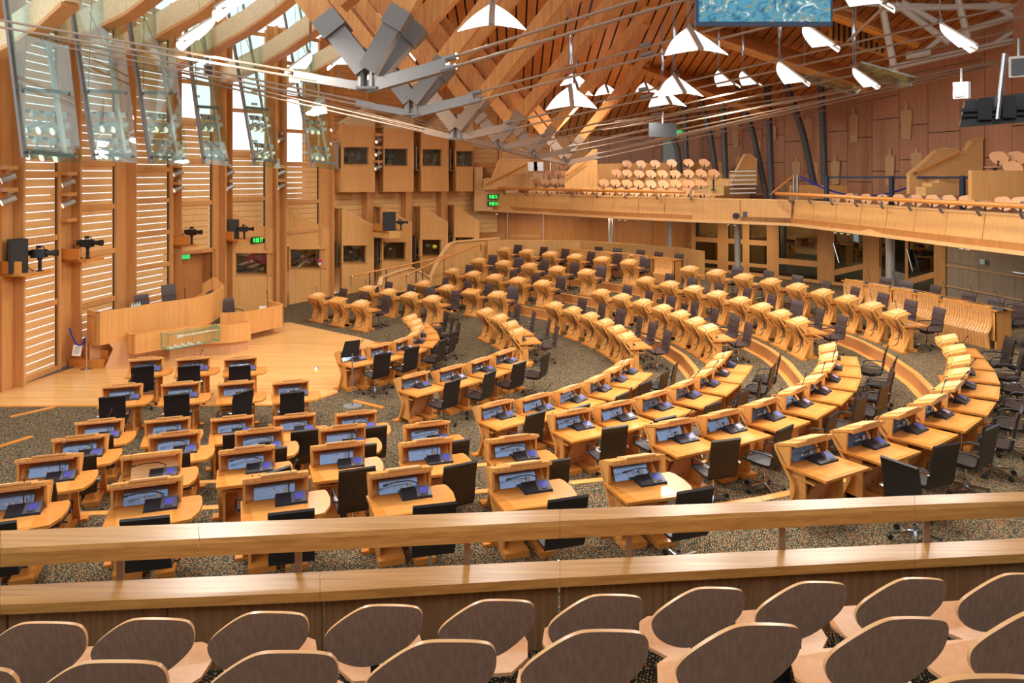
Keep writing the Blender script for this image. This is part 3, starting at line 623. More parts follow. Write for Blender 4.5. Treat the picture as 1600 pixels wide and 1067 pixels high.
# warm lamps under the gallery (the downlights' light)
for x, y, e in ((1,38.2,55),(5,36,55),(9.5,32.4,45),(13.4,26,45),(15,21,40)):
    d = bpy.data.lights.new('gallery_lamp', 'AREA'); d.shape = 'RECTANGLE'; d.size = 2.5; d.size_y = .4; d.energy = e; d.color = (1,.85,.62); o = bpy.data.objects.new('gallery_lamp', d); C.objects.link(o); o.location = (x, y, ZB-.03)

def ramp(px, label, th=.12):
    P = [at(u, v, D) for u, v, D in px]; o = empty('ramp_wall', label, 'wall panel', P[0]); b0 = Vector(P[0]); m = MB(); e = MB()
    for a, b in zip(P, P[1:]):
        za, zb = 0, 0; a2 = Vector((a.x, a.y, .2)); b2 = Vector((b.x, b.y, .2)); n = Vector((.55,.8,0))*th
        m.quad_box([a2-b0, b2-b0, b2+n-b0, a2+n-b0], [a-b0, b-b0, b+n-b0, a+n-b0]); e.bar(a+n/2-b0, b+n/2-b0, th+.06, .07)
    part(m, 'panel', 'oak_wall', o); part(e, 'capping', 'lid_pale', o); return o
ramp([(668,452,33.6),(671,434,33.9),(681,411,34.3),(692.5,391,34.7),(701,381.5,35.1),(710,377.5,35.5),(745,374.5,36.5),(779,372,37.3)], 'tall curved oak ramp wall left of the far wing desks')
ramp([(592,446,31.6),(594.6,433,31.8),(618,424,32.3),(637,418.5,32.8),(645,419,33),(658,426,33.2),(670.5,434,33.5)], 'low hump shaped oak ramp wall before the tall ramp wall')
for k, (pts, posts) in enumerate(((((548,447,30.9),(548,433,30.9),(551,431,31),(684,403.5,33.6),(700,398,34)),(576,601,648)),(((635,444,31.9),(635,431,31.9),(639,428,32),(690,404.5,33.3),(751,381,35.2),(751,392,35.2)),(660,)))):
    A = at(*pts[0]); o = empty('handrail', ['long oak handrail before the lower booths','oak handrail rising along the tall ramp wall'][k], 'handrail', A)
    m = MB(); m.tube([at(*p)-A for p in pts[2:(5 if k == 0 else 5)]], .04, 7); part(m, 'rail', 'desk_oak_x', o, True)
    m = MB(); m.tube([at(*p)-A for p in pts[:3]], .03, 6); 
    if k: m.tube([at(*p)-A for p in pts[4:]], .03, 6)
    part(m, 'end_bracket', 'chrome', o, True)
    for u in posts:
        s = (u-pts[2][0])/(pts[3][0]-pts[2][0]); q = at(*pts[2]).lerp(at(*pts[3]), max(0, min(1, s)))-A; m = MB(); m.tube([tuple(q), (q.x, q.y, .05-A.z)], .03, 6); part(m, 'post', 'column_grey', o)

# ------------------------------------------------------------------ a member's desk (local: +Y is where the user faces, user at -Y)
def arc(c, r, a0, a1, n): return [(c[0]+r*math.cos(math.radians(a0+(a1-a0)*i/n)), c[1]+r*math.sin(math.radians(a0+(a1-a0)*i/n))) for i in range(n+1)]
PROF = [(-.20,1.01)]+[(.115,.915)]+[(.15,.898),(.163,.87),(.155,.835)]+[(.05,.68),(-.05,.55),(-.115,.47),(-.14,.42),(-.142,.37),(-.12,.30),(-.07,.18),(.0,.04),(.01,.0)]
def prof_at(z):                       # y of the front sheet at height z
    P = PROF[3:]
    for a, b in zip(P, P[1:]):
        if b[1] <= z <= a[1]: return a[0]+(b[0]-a[0])*(a[1]-z)/max(1e-6, a[1]-b[1])
    return P[-1][0] if z < .1 else P[0][0]
def make_desk(wing):
    o = empty('desk', 'x', 'desk')
    m = MB(); m.sheet(PROF, -.375, .375, .042); part(m, 'bent_panel', 'desk_oak', o)
    # front leaf laid over the lower part, slanting edge towards the user's left
    zs = [.81,.68,.57,.48,.42,.36,.28,.19,.1]; P = [(prof_at(z)+.004, z) for z in zs]; n = len(P)
    xr = [-.16,-.13,-.09,-.03,.01,.05,.03,.0,.06]
    m = MB()
    for i in range(n-1):
        a, b = P[i], P[i+1]; m.quad_box([(.372,a[0],a[1]),(.372,b[0],b[1]),(xr[i+1],b[0],b[1]),(xr[i],a[0],a[1])], [(.372,a[0]+.022,a[1]),(.372,b[0]+.022,b[1]-(.06 if i == n-2 else 0)),(xr[i+1],b[0]+.022,b[1]),(xr[i],a[0]+.022,a[1])])
    part(m, 'front_leaf', 'desk_oak', o)
    m = MB(); zz = [.80,.72,.62,.52]; w = [.0,.05,.06,.035]; xc = [.12,.05,-.03,-.06]
    m.prism([(.16,prof_at(.74)+.028,.74),(.02,prof_at(.64)+.028,.64),(-.10,prof_at(.50)+.028,.50),(-.02,prof_at(.50)+.028,.50),(.07,prof_at(.63)+.028,.63)], (0,.006,0)); Z_ = [.81,.68,.57,.48,.42,.36,.28,.19,.1]; [m.quad_box([(xr[i]-.014,P[i][0]+.003,Z_[i]),(xr[i],P[i][0]+.003,Z_[i]),(xr[i+1],P[i+1][0]+.003,Z_[i+1]),(xr[i+1]-.014,P[i+1][0]+.003,Z_[i+1])],[(xr[i]-.014,P[i][0]+.006,Z_[i]),(xr[i],P[i][0]+.006,Z_[i]),(xr[i+1],P[i+1][0]+.006,Z_[i+1]),(xr[i+1]-.014,P[i+1][0]+.006,Z_[i+1])]) for i in range(1,8)]; part(m, 'slot_shade', 'dark', o)  # dark wedge paints the cutout's shade, dark strip the seam's shadow line
    m = MB()
    for z, x0, x1, dz in ((.55,-.11,-.02,.05),(.48,-.10,.03,.05),(.42,-.09,.06,.06),(.36,-.08,.14,.12)):
        m.tube([(x0, prof_at(z)+.045, z),(x1, prof_at(z-dz)+.045, z-dz)], .009, 5)
    part(m, 'rods', 'steel', o)
    m = MB(); m.tube([(-.27,.10,.93),(-.27,.165,.895),(-.26,prof_at(.74)+.02,.74),(-.22,prof_at(.55)+.03,.55),(-.15,prof_at(.42)+.03,.42),(-.1,prof_at(.3)+.03,.3)], .010, 5); part(m, 'cable', 'console', o)
    sl = (1.01-.915)/.315
    m = MB(); y0, y1 = -.215, .06; zf = lambda y: .915+(.115-y)*sl
    m.quad_box([(-.17,y0,zf(y0)+.002),(.24,y0,zf(y0)+.002),(.24,y1,zf(y1)+.002),(-.17,y1,zf(y1)+.002)], [(-.17,y0,zf(y0)+.026),(.24,y0,zf(y0)+.026),(.24,y1,zf(y1)+.02),(-.17,y1,zf(y1)+.02)])
    lid = part(m, 'lid', 'lid_pale', o)
    m = MB(); m.box(-.36,.33,-.20,-.165,.945,.965); part(m, 'lid_rail', 'desk_pale', o)
    # cheeks
    for x in (-.375, .345):
        m = MB(); m.quad_box([(x,-.10,.645),(x,.09,.84),(x,.12,.875),(x,-.12,.95)], [(x+.03,-.10,.645),(x+.03,.09,.84),(x+.03,.12,.875),(x+.03,-.12,.95)]); part(m, 'cheek', 'desk_oak', o)
    m = MB(); m.box(-.31,-.275,-.30,-.05,.0,.645); part(m, 'side_panel', 'desk_oak', o)
    # sockets
    m = MB(); m.quad_box([(-.25,-.06,.688),(.22,-.06,.688),(.22,.02,.84),(-.25,.02,.84)], [(-.25,-.045,.688),(.22,-.045,.688),(.22,.035,.84),(-.25,.035,.84)]); sp = part(m, 'socket_plate', 'socket_sky', o)
    for x, w_, z0, z1 in ((-.05,.02,.735,.755),(.02,.02,.735,.755),(-.015,.012,.78,.795),(.12,.026,.73,.79)):
        m = MB(); y = -.06+(z0-.688)*.526; m.box(x-w_, x+w_, y-.008, y+.004, z0, z1); part(m, 'socket', 'white', sp)
    # worktop
    if wing: W = [(-.40,.0),(-.38,-.62),(.30,-.66),(.52,-.62)]+[(.60,-.45),(.62,-.25),(.60,-.05),(.57,.02),(.375,.02)]
    else: W = [(-.40,.0),(-.37,-.67),(.52,-.65),(.45,-.02)]
    m = MB(); m.poly(W, .645, .68); part(m, 'worktop', 'desk_oak_x', o)
    m = MB(); m.poly([(-.30,-.18),(-.235,-.62),(.33,-.61),(.30,-.18)], .68, .6825); part(m, 'writing_inlay', 'inlay', o)
    m = MB(); m.box(-.33,.12,-.46,-.1,.53,.55); part(m, 'shelf', 'desk_oak', o)
    m = MB(); m.quad_box([(-.16,-.10,.04),(.26,-.10,.04),(.26,-.07,.04),(-.16,-.07,.04)], [(-.10,-.34,.56),(.26,-.34,.56),(.26,-.30,.56),(-.10,-.30,.56)])
    sup = part(m, 'support_panel', 'desk_pale', o)
    m = MB(); m.box(.26,.29,-.42,-.05,0,.645); part(m, 'side_panel', 'desk_oak', o)
    for x in (0, .14): m = MB(); m.lathe((x,-.165,.16), [(.012,-.012),(.014,0),(.012,.012)], 8); part(m, 'bolt', 'steel', sup)
    m = MB(); m.box(-.31,.0,-.42,-.05,0,.07); part(m, 'footrest', 'desk_oak_x', o); m = MB(); m.box(.1,.34,-.52,-.05,0,.07); part(m, 'footrest', 'desk_oak_x', o); m = MB(); m.box(-.46,.46,-.06,.09,0,.035); part(m, 'plinth', 'desk_oak_x', o)
    return o
DESK = make_desk(False); DESKW = make_desk(True)
BN = {'FW':'far wing','FC':'far curve','NC':'near curve','NW':'near wing'}
EN = {'FW':'from the bench end','FC':'from the far aisle','NC':'from the middle aisle','NW':'from the near aisle'}
def make_chair(name, leather, high=False):
    o = empty(name, 'x', 'chair'); H = 1.26 if high else 1.06
    prof = [(.22,.475),(.19,.47),(.0,.455),(-.16,.455),(-.21,.46)]
    m = MB(); m.sheet([(p[0], p[1]) for p in prof][::-1], -.235, .235, -.035); part(m, 'seat', leather, o, True)
    bp = [(-.20,.46),(-.235,.52),(-.255,.62),(-.27,.76),(-.30,.92),(-.33,H-.02),(-.345,H)]
    m = MB(); m.sheet(bp, -.235, .235, -.03); part(m, 'backrest', leather, o, True)
    m = MB()
    for i in range(1, 4): m.tube([(-.23,bp[i+1][0]+.017,bp[i+1][1]),(.23,bp[i+1][0]+.017,bp[i+1][1])], .006, 4)
    part(m, 'seam', leather, o)
    for s in (-1, 1):
        m = MB(); m.tube([(s*.25,-.27,.66),(s*.265,-.1,.665),(s*.265,.08,.655),(s*.262,.15,.60),(s*.25,.16,.50),(s*.24,.12,.46)], .014, 6); a = part(m, 'armrest', 'black', o, True)
        m = MB(); m.tube([(s*.235,-.275,.655),(s*.285,-.265,.66)], .015, 6); m.box(min(s*.245,s*.285), max(s*.245,s*.285), -.28,-.2,.65,.675); part(m, 'arm_cap', 'chrome', a)
    m = MB(); m.box(-.13,.13,-.13,.13,.40,.45); m.tube([(.12,0,.42),(.26,-.02,.41)], .01, 5); part(m, 'mechanism', 'black', o)
    m = MB(); m.lathe((0,0,0), [(.035,.09),(.035,.2),(.02,.21),(.02,.40)], 10); part(m, 'gas_column', 'chrome', o)
    m = MB()
    for k in range(5):
        a = 2*PI*k/5+.3; c, s = math.cos(a), math.sin(a)
        m.bar((c*.02,s*.02,.115),(c*.30,s*.30,.085), .035,.03)
    m.lathe((0,0,0), [(.045,.08),(.045,.13)], 10); b = part(m, 'star_base', 'chrome', o)
    for k in range(5):
        a = 2*PI*k/5+.3; c, s = math.cos(a), math.sin(a); m = MB()
        m.tube([(c*.3-s*.025,s*.3+c*.025,.032),(c*.3+s*.025,s*.3-c*.025,.032)], .032, 8); m.tube([(c*.3,s*.3,.05),(c*.3,s*.3,.08)], .01, 5); part(m, 'castor', 'black', b)
    return o
CH_DARK = make_chair('office_chair', 'leather'); CH_BLACK = make_chair('office_chair', 'leather_black'); CH_HIGH = make_chair('office_chair', 'leather_brown', True); CH_BR = make_chair('office_chair', 'leather_brown')
def make_console(lcd):
    o = empty('microphone_console', 'x', 'console')
    m = MB(); m.quad_box([(-.16,-.09,0),(.16,-.09,0),(.16,.09,0),(-.16,.09,0)], [(-.155,-.085,.02),(.155,-.085,.02),(.155,.06,.075),(-.155,.06,.075)]); part(m, 'body', 'console', o)
    m = MB(); m.quad_box([(.0,-.083,.023),(.15,-.083,.023),(.15,.055,.076),(.0,.055,.076)], [(.0,-.084,.026),(.15,-.084,.026),(.15,.054,.079),(.0,.054,.079)]); kp = part(m, 'keypad', 'console_grey', o)
    m = MB(); m.quad_box([(.035,-.045,.041),(.115,-.045,.041),(.115,.03,.069),(.035,.03,.069)], [(.035,-.046,.044),(.115,-.046,.044),(.115,.029,.072),(.035,.029,.072)]); part(m, 'display', lcd, kp)
    m = MB()
    for x in (.045,.062,.08,.1): m.box(x-.006,x+.006,-.074,-.062,.03,.037)
    part(m, 'buttons', 'black', kp)
    return o
def add_neck(o, k):
    m = MB()
    pts = [[(-.02,.05,.07),(-.02,.04,.2),(.0,.0,.33),(.04,-.06,.42)],[(.0,.05,.07),(.02,.03,.12),(-.06,.02,.16),(-.2,.0,.17),(-.3,-.02,.165)],[(-.04,.05,.07),(-.03,.04,.22),(.05,.03,.36),(.1,.02,.44)]][k]
    m.tube(pts, .006, 5); n = part(m, 'gooseneck', 'black', o)
    m = MB(); a, b = Vector(pts[-2]), Vector(pts[-1]); d = (b-a).normalized(); m.tube([b, b+d*.05], .011, 6); part(m, 'microphone', 'black', n)
CONS = []
for k in range(3): o = make_console('lcd' if k != 2 else 'lcd_pink'); add_neck(o, k); CONS.append(o)
CONS_F = make_console('dark'); add_neck(CONS_F, 2)
rnd = random.Random(3)
XS = {}
for a, b in zip(SEATS, SEATS[1:]):
    if a[0] == b[0] and a[1] == b[1]:
        s = min(1, (a[4]-b[4]).length/.90)
        for q in (a, b): XS[q[:3]] = min(XS.get(q[:3], 1), s)
for bn, r, i, n, p, f in SEATS:
    rz = math.atan2(-f.x, f.y); nm = '%s from %s, %s row, %s' % (ORD[i], EN[bn].replace('from ', ''), {1:'front',6:'back'}.get(r, ORD[r-1]), BN[bn])
    d = dup(DESKW if bn == 'NW' else DESK, p, rz, 'oak desk %s' % nm, 'oak desks of the members')
    R = Matrix.Rotation(rz, 3, 'Z'); d.scale = (XS.get((bn, r, i), 1)*(.91 if bn in ('FW','FC') else 1), 1, 1)
    if (bn, r, i) in (('FW',1,1),('FW',3,2),('NW',5,4)):
        for k in kids(d):
            if k.name.startswith('lid.'):
                big = bn == 'NW'; k.location = Vector((0,-.30,1.25)) if not big else Vector((.0,.62,.62)); k.rotation_euler = (-.55 if not big else -1.05, 0, 0); k['label'] = 'lid standing open'
                k.location = (0,.32,.50) if not big else (0,.66,1.0)
                k.rotation_euler = (math.radians(38) if not big else math.radians(62), 0, 0)
                ang = k.rotation_euler.x; hinge = Vector((0,.06,.935)); k.location = hinge-Matrix.Rotation(ang,3,'X')@hinge if not big else hinge-Matrix.Rotation(ang,3,'X')@hinge
                if big: k.scale = (1.45,1.45,1); k.location = hinge-Matrix.Rotation(ang,3,'X')@Vector((hinge.x*1.45,hinge.y*1.45,hinge.z))
                d['label'] = 'oak desk with its lid raised, %s' % nm
    far = bn in ('FW', 'FC')
    cx, cy, cr = (.10+rnd.uniform(-.06,.06), -.92+rnd.uniform(-.07,.05), rnd.uniform(-.22,.22))
    if (bn, r, i) in (('NC',6,8),): cy = -1.28; cr = -1.5; cx = .5
    if bn == 'NW': cx = (.0 if r <= 2 else .14)+rnd.uniform(-.04,.04); cr = rnd.uniform(-.12,.16)+(.5 if (r, i) in ((5,3),(2,1)) else 0); cy = -.84-.02*r
    q = p+R@Vector((cx, cy, 0))
    if not ((bn == 'FC' and r == 6 and i in (0,)) ):
        dup(CH_BLACK if bn == 'NW' else (CH_BR if far else CH_DARK), q, rz+cr, '%s leather chair at desk %s' % ('black' if bn == 'NW' else 'brown' if far else 'dark', nm), 'leather swivel chairs at the desks')
    c = dup(CONS_F if far else CONS[rnd.choice((0,0,1,2)) if bn != 'NW' else rnd.choice((0,1,1))], p+R@Vector((.17,-.2,.6825)), rz, 'microphone console on the desk %s' % nm, 'microphone consoles on the desks', None, 1.15)
# back row with slatted fronts
def make_slat():
    o = empty('desk', 'x', 'desk')
    pr = [(.02,1.08),(.0,1.0),(-.02,.8),(.0,.62),(.07,.5),(.16,.40),(.13,.2),(.10,0)]
    m = MB(); nn = len(pr); m.sheet(pr, lambda i: -.37-.06*min(i, 5)/5, lambda i: .37+.06*min(i, 5)/5, .04); part(m, 'bent_panel', 'desk_oak', o)
    m = MB()
    for k in range(9):
        x = -.33+k*.0825; m.sheet([(a+.004, b) for a, b in pr[1:]], (lambda i, x=x: x*(1+.16*min(i,4)/4)-.008), (lambda i, x=x: x*(1+.16*min(i,4)/4)+.008), -.014)
    part(m, 'slats', 'desk_pale', o)
    m = MB(); m.poly([(-.55,.0),(-.55,-.6),(.55,-.6),(.55,.0)], .98, 1.015); part(m, 'worktop', 'desk_oak_x', o)
    m = MB(); m.box(-.5,-.46,-.55,-.05,0,.98); m.box(-.5,.5,-.08,-.05,.2,.98); part(m, 'side_panel', 'desk_oak', o)
    return o
SL = make_slat()
B7a = [(885,390),(911,392.5),(940,395),(972.5,397.5),(1001,401),(1037,404.5)]; B7b = [(1334,441),(1372,448),(1408,454),(1450,463),(1490.5,472),(1528,479.5)]
for grp, nm in ((B7a, 'left group'), (B7b, 'right group')):
    P = []
    for u, v in grp: D = F_PX*(EYE-.88-1.02)/(v-HOR); P.append(Vector((gx(u, D), D, .88)))
    for i, p in enumerate(P):
        t = (P[min(i+1,5)]-P[max(i-1,0)]).normalized(); f = Vector((t.y,-t.x,0)); 
        if f.x > 0: f = -f
        rz = math.atan2(-f.x, f.y); R = Matrix.Rotation(rz, 3, 'Z')
        dup(SL, p, rz, 'slat fronted oak desk, %s from left in the %s behind the back row' % (ORD[i], nm), 'slat fronted desks behind the back row')
        if not (nm == 'left group' and i == 0):
            dup(CH_BR, p+R@Vector((rnd.uniform(-.15,.15),-1.0,.06)), rz+rnd.uniform(-.2,.2), 'brown leather chair behind the %s slat fronted desk of the %s' % (ORD[i], nm), 'chairs behind the slat fronted desks')
        if nm == 'right group': dup(CONS_F, p+R@Vector((-.48,-.2,1.015)), rz, 'black microphone console beside the %s slat fronted desk on the right' % ORD[i], 'microphone consoles on the desks')
for k, (u, v) in enumerate(((1585,470),(1590,545))):
    D = F_PX*(EYE-.88-.95)/(v-HOR-8); dup(CH_BR if k == 0 else CH_DARK, Vector((gx(u, D), D, .88)), 1.2+k*.5, ['brown leather chair at the right edge before the grey panels','dark leather chair at the right edge beside the back row'][k], 'spare leather chairs at the right edge')
for o in (DESK, DESKW, CH_DARK, CH_BLACK, CONS_F, SL)+tuple(CONS): remove_tree(o)

# ------------------------------------------------------------------ presiding bench
def topline(px, z): return [Vector((gx(u, F_PX*(EYE-z)/(v-HOR)), F_PX*(EYE-z)/(v-HOR), 0)) for u, v in px]
UT = topline([(150,488),(170,485.4),(190,482.4),(210,479.4),(230,475.8),(250,472.6),(270,470),(290,467.4),(304,465.6),(320,462),(332,458),(342,452.4),(350,447)], 1.6)
PB = empty('presiding_bench', 'long curved oak presiding bench in front of the left wall', 'bench', UT[0]); o0 = Vector(UT[0])
def offs(P, d):
    o = []
    for i in range(len(P)):
        t = (P[min(i+1,len(P)-1)]-P[max(i-1,0)]).normalized(); o.append(P[i]+Vector((t.y,-t.x,0))*d)
    return o
def wallband(m, P, z0, z1, d0, d1):
    A, B = offs(P, d0), offs(P, d1)
    for i in range(len(P)-1):
        m.quad_box([A[i]-o0+Vector((0,0,z0)), A[i+1]-o0+Vector((0,0,z0)), B[i+1]-o0+Vector((0,0,z0)), B[i]-o0+Vector((0,0,z0))], [A[i]-o0+Vector((0,0,z1)), A[i+1]-o0+Vector((0,0,z1)), B[i+1]-o0+Vector((0,0,z1)), B[i]-o0+Vector((0,0,z1))])
m = MB(); wallband(m, UT, .67, 1.6, 0, -.06); part(m, 'front', 'bench_oak', PB)
m = MB(); wallband(m, UT[:1]+[UT[0]+(UT[1]-UT[0])*.3], .67, 1.6, 0, -.7); part(m, 'end_panel', 'bench_oak', PB)
m = MB(); wallband(m, UT, 1.42, 1.46, -.06, -.6); part(m, 'worktop', 'desk_oak_x', PB)
e = UT[-1]; t = (UT[-1]-UT[-3]).normalized(); n = Vector((t.y,-t.x,0)); m = MB()
m.prism([e-o0+Vector((0,0,.7)), e-o0-n*.7+Vector((0,0,.7)), e-o0-n*.7+Vector((0,0,1.7)), e-o0-n*.35+Vector((0,0,1.92)), e-o0+Vector((0,0,1.62))], t*.06); part(m, 'end_panel', 'bench_oak', PB)
m = MB(); wallband(m, UT, .0, .67, -.45, -.55); a = UT[0]-o0-n*0; 
tt = (UT[1]-UT[0]).normalized(); nn_ = Vector((tt.y,-tt.x,0)); b0 = UT[0]-o0+tt*.35
m.prism([b0+Vector((0,0,.67)), b0+tt*.1+Vector((0,0,.5)), b0-tt*.12+Vector((0,0,0)), b0+tt*2.4+Vector((0,0,0)), b0+tt*2.4+Vector((0,0,.67))], -nn_*.06); part(m, 'pedestal', 'desk_pale', PB)
# clerks' lower bench, its projecting band
LT = topline([(344,489),(365,488.3),(384,487.2),(398,485),(410,482.5),(425,479.5),(443,476)], .96)
CB = empty('clerks_bench', 'lower curved oak clerks bench to the right of the presiding bench', 'bench', LT[0]); o0 = Vector(LT[0])
m = MB(); wallband(m, LT, .22, .96, 0, -.06); part(m, 'front', 'bench_oak', CB)
m = MB(); wallband(m, LT, .74, .78, -.06, -.6); part(m, 'worktop', 'desk_oak_x', CB)
t = (LT[-1]-LT[-2]).normalized(); n = Vector((t.y,-t.x,0)); e = LT[-1]-o0; m = MB(); m.prism([e+Vector((0,0,.22)), e-n*.8+Vector((0,0,.22)), e-n*.8+Vector((0,0,1.06)), e+Vector((0,0,.98))], -t*.06); part(m, 'end_panel', 'bench_oak', CB)
m = MB(); wallband(m, LT, 0, .25, -.45, -.55); part(m, 'pedestal', 'desk_pale', CB)
BT = topline([(208,524),(228,521),(246,518),(270,515),(290,512),(310,510.2),(326,509.2),(345,508.4),(360,507.6),(375,506),(392,503.5)], .90)
LB = empty('lower_band', 'projecting curved oak band below the presiding bench', 'bench', BT[0]); o0 = Vector(BT[0])
m = MB(); wallband(m, BT, .36, .90, 0, -.07); wallband(m, BT[:1]+[BT[0].lerp(BT[1], .2)], .36, .90, 0, -.5); part(m, 'front', 'bench_oak', LB)
m = MB(); wallband(m, BT, .86, .895, -.07, -.3); part(m, 'top_ledge', 'desk_oak_x', LB)
m = MB(); wallband(m, BT[3:], .0, .36, -.2, -.3); part(m, 'pedestal', 'desk_pale', LB)
# glass display case with the mace
cA = floor_pt(263, 524, .93); cB = floor_pt(343, 510, .93); t = (cB-cA); t.z = 0; L = t.length; t.normalize(); n = Vector((t.y,-t.x,0))
GC = empty('display_case', 'glass display case with a silver mace hung on the projecting band', 'display case', (cA.x, cA.y, .52), 0)
def cp(a, b, z): return t*a-n*b+Vector((0,0,z))
m = MB()
for P in ([cp(0,0,0),cp(L,0,0),cp(L,0,.41),cp(0,0,.41)],): m.prism(P, -n*.012)
m.prism([cp(0,0,0),cp(0,.42,0),cp(0,.42,.41),cp(0,0,.41)], t*.012); m.prism([cp(L-.012,0,0),cp(L-.012,.42,0),cp(L-.012,.42,.41),cp(L-.012,0,.41)], t*.012); m.prism([cp(0,0,.41),cp(L,0,.41),cp(L,.42,.41),cp(0,.42,.41)], (0,0,.012)); m.prism([cp(0,0,0),cp(L,0,0),cp(L,.42,0),cp(0,.42,0)], (0,0,-.012))
part(m, 'glass', 'clear_glass', GC)
m = MB()
for a, b in ((0,0),(L,0),(0,.42),(L,.42)): m.tube([cp(a,b,0),cp(a,b,.42)], .009, 5)
for z in (0,.42):
    m.tube([cp(0,0,z),cp(L,0,z)], .009, 5); m.tube([cp(0,0,z),cp(0,.42,z)], .009, 5); m.tube([cp(L,0,z),cp(L,.42,z)], .009, 5)
part(m, 'glass_edge', 'teal_edge', GC)
mo = empty('mace', 'silver mace lying in the glass display case', 'mace', GC.location+cp(.45,.2,.28))
m = MB(); m.tube([(0,0,0), tuple(t*1.1)], .018, 8); m.tube([tuple(t*-.1), tuple(t*.06)], .045, 8); m.tube([tuple(t*.35), tuple(t*.4)], .03, 8); m.tube([tuple(t*.75), tuple(t*.8)], .03, 8); part(m, 'shaft', 'white', mo, True)
m = MB()
for a in (.35,.8): m.tube([tuple(t*a), tuple(t*a+Vector((0,0,-.26)))], .008, 5)
part(m, 'stand', 'steel', mo)
for k in range(9):
    m = MB(); m.box(-.06,.06,-.04,.04,0,.015); m.box(-.045,-.01,-.03,.03,.015,.05); o = m.build('silver_figure', 'white'); o.location = GC.location+cp(.15+.2*(k//2), .1+.16*(k % 2), .002)
    tag(o, 'white silver piece in the glass case, %s from the left in its %s line' % (ORD[k//2], ['front','rear'][k % 2]), 'silver piece', 'silver pieces in the display case')
# steps at the left end
ST = empty('steps', 'three oak steps up to the left end of the presiding bench', 'steps', (-11.95,20.75,0))
m = MB()
for k, (z, y) in enumerate(((.22,0),(.44,.34),(.66,.68))): m.quad_box([(-.55,y,0),(.5,y-.22,0),(.5,1.5,0),(-.55,1.6,0)], [(-.55,y,z),(.5,y-.22,z),(.5,1.5,z),(-.55,1.6,z)])
part(m, 'treads', 'desk_oak_x', ST)
m = MB(); m.box(-12.3,-10.35,22.2,25.4,0,.6); struct(m.build('floor_dais', 'oak_brown'), 'raised dais behind the presiding bench')
# chairs of the bench
q = at(272, 466, 23.6); dup(CH_HIGH, (q.x, 23.6, .6), -2.2, 'tall brown leather chair in the middle of the presiding bench', None)
q = at(231, 482, 22.9); dup(CH_BR, (q.x, 22.9, .6), -2.1, 'lower brown leather chair left of the tall presiding chair', None)
q = at(366, 490, 25.0); dup(CH_BR, (q.x, 25.0, .12), -2.1, 'brown leather chair behind the clerks bench', None)
for o in (CH_HIGH, CH_BR): remove_tree(o)
# loose things on the benches
def sheet_(nm, p, w, d, h, rz, mt, label, cat, grp=None):
    m = MB(); m.box(-w/2,w/2,-d/2,d/2,0,h); o = m.build(nm, mt); o.location = p; o.rotation_euler = (0,0,rz); tag(o, label, cat, grp); return o
on = offs(UT, -.3)
for k, (i, nm, mt, l) in enumerate(((8,'paper','paper','loose white papers before the tall presiding chair'),(9,'paper','paper','second pile of papers towards the right end of the presiding bench'),(10,'folder','navy','dark blue folder near the right end of the presiding bench'),(3,'paper','paper','white papers left of the low presiding chair'))):
    sheet_(nm, (on[i].x, on[i].y, 1.462), .3, .22, .02, .4+k, mt, l, 'paper')
for k in range(4):
    p = on[3].lerp(on[4], .3+.2*k); m = MB(); m.lathe((0,0,0), [(.032,0),(.032,.13),(.012,.17),(.012,.2)], 8); o = m.build('water_bottle', 'cyan_light', None, True); o.location = (p.x, p.y, 1.462); tag(o, '%s small water bottle in the row at the left of the presiding bench' % ORD[k], 'bottle', 'bottles on the presiding bench')
for k, (p, z) in enumerate(((offs(UT,-.28)[11], 1.46),(offs(LT,-.3)[5], .78))):
    o = make_console('dark'); add_neck(o, 2); o.location = (p.x, p.y, z); o.rotation_euler = (0,0,-1.2); o.scale = (1.5,)*3; tag(o, ['black microphone console at the right end of the presiding bench','black microphone console at the right end of the clerks bench'][k], 'console')
p = offs(LT,-.3)[4]; sheet_('paper', (p.x,p.y,.782), .35, .25, .015, .8, 'paper', 'white papers on the clerks bench', 'paper')
p = offs(LT,-.45)[5]; sheet_('sign_card', (p.x,p.y,.782), .22, .03, .16, .4, 'paper', 'upright white card on the clerks bench', 'card')
# rope barrier with notice
pst = floor_pt(135.5, 577)
o = empty('barrier_post', 'chrome barrier post before the oak steps', 'barrier post', pst)
m = MB(); m.lathe((0,0,0), [(.17,0),(.17,.02),(.05,.035),(.02,.05)], 20); part(m, 'base', 'chrome', o, True)
m = MB(); m.lathe((0,0,0), [(.02,.03),(.02,.93),(.032,.94),(.032,1.0),(.0,1.01)], 12); part(m, 'pole', 'chrome', o, True)
w_ = wp(96, 1.15, .25); rp = [w_.lerp(pst+Vector((0,0,.95)), k/10)-Vector((0,0,.38*4*(k/10)*(1-k/10))) for k in range(11)]
m = MB(); m.tube(rp, .022, 7); o = m.build('rope', 'rope', None, True); recentre(o); tag(o, 'blue rope between the left wall and the chrome post', 'rope')
c = rp[5]; m = MB(); m.box(-.11,.11,-.006,.006,-.3,0)
for k in range(6): m.box(-.08,.08-.02*(k % 3),-.008,-.006,-.06-.035*k,-.05-.035*k, 1)
o = m.build('notice', ['paper','dark']); o.location = c; o.rotation_euler = (0,.15,.35); tag(o, 'white printed notice hanging on the blue rope', 'notice')
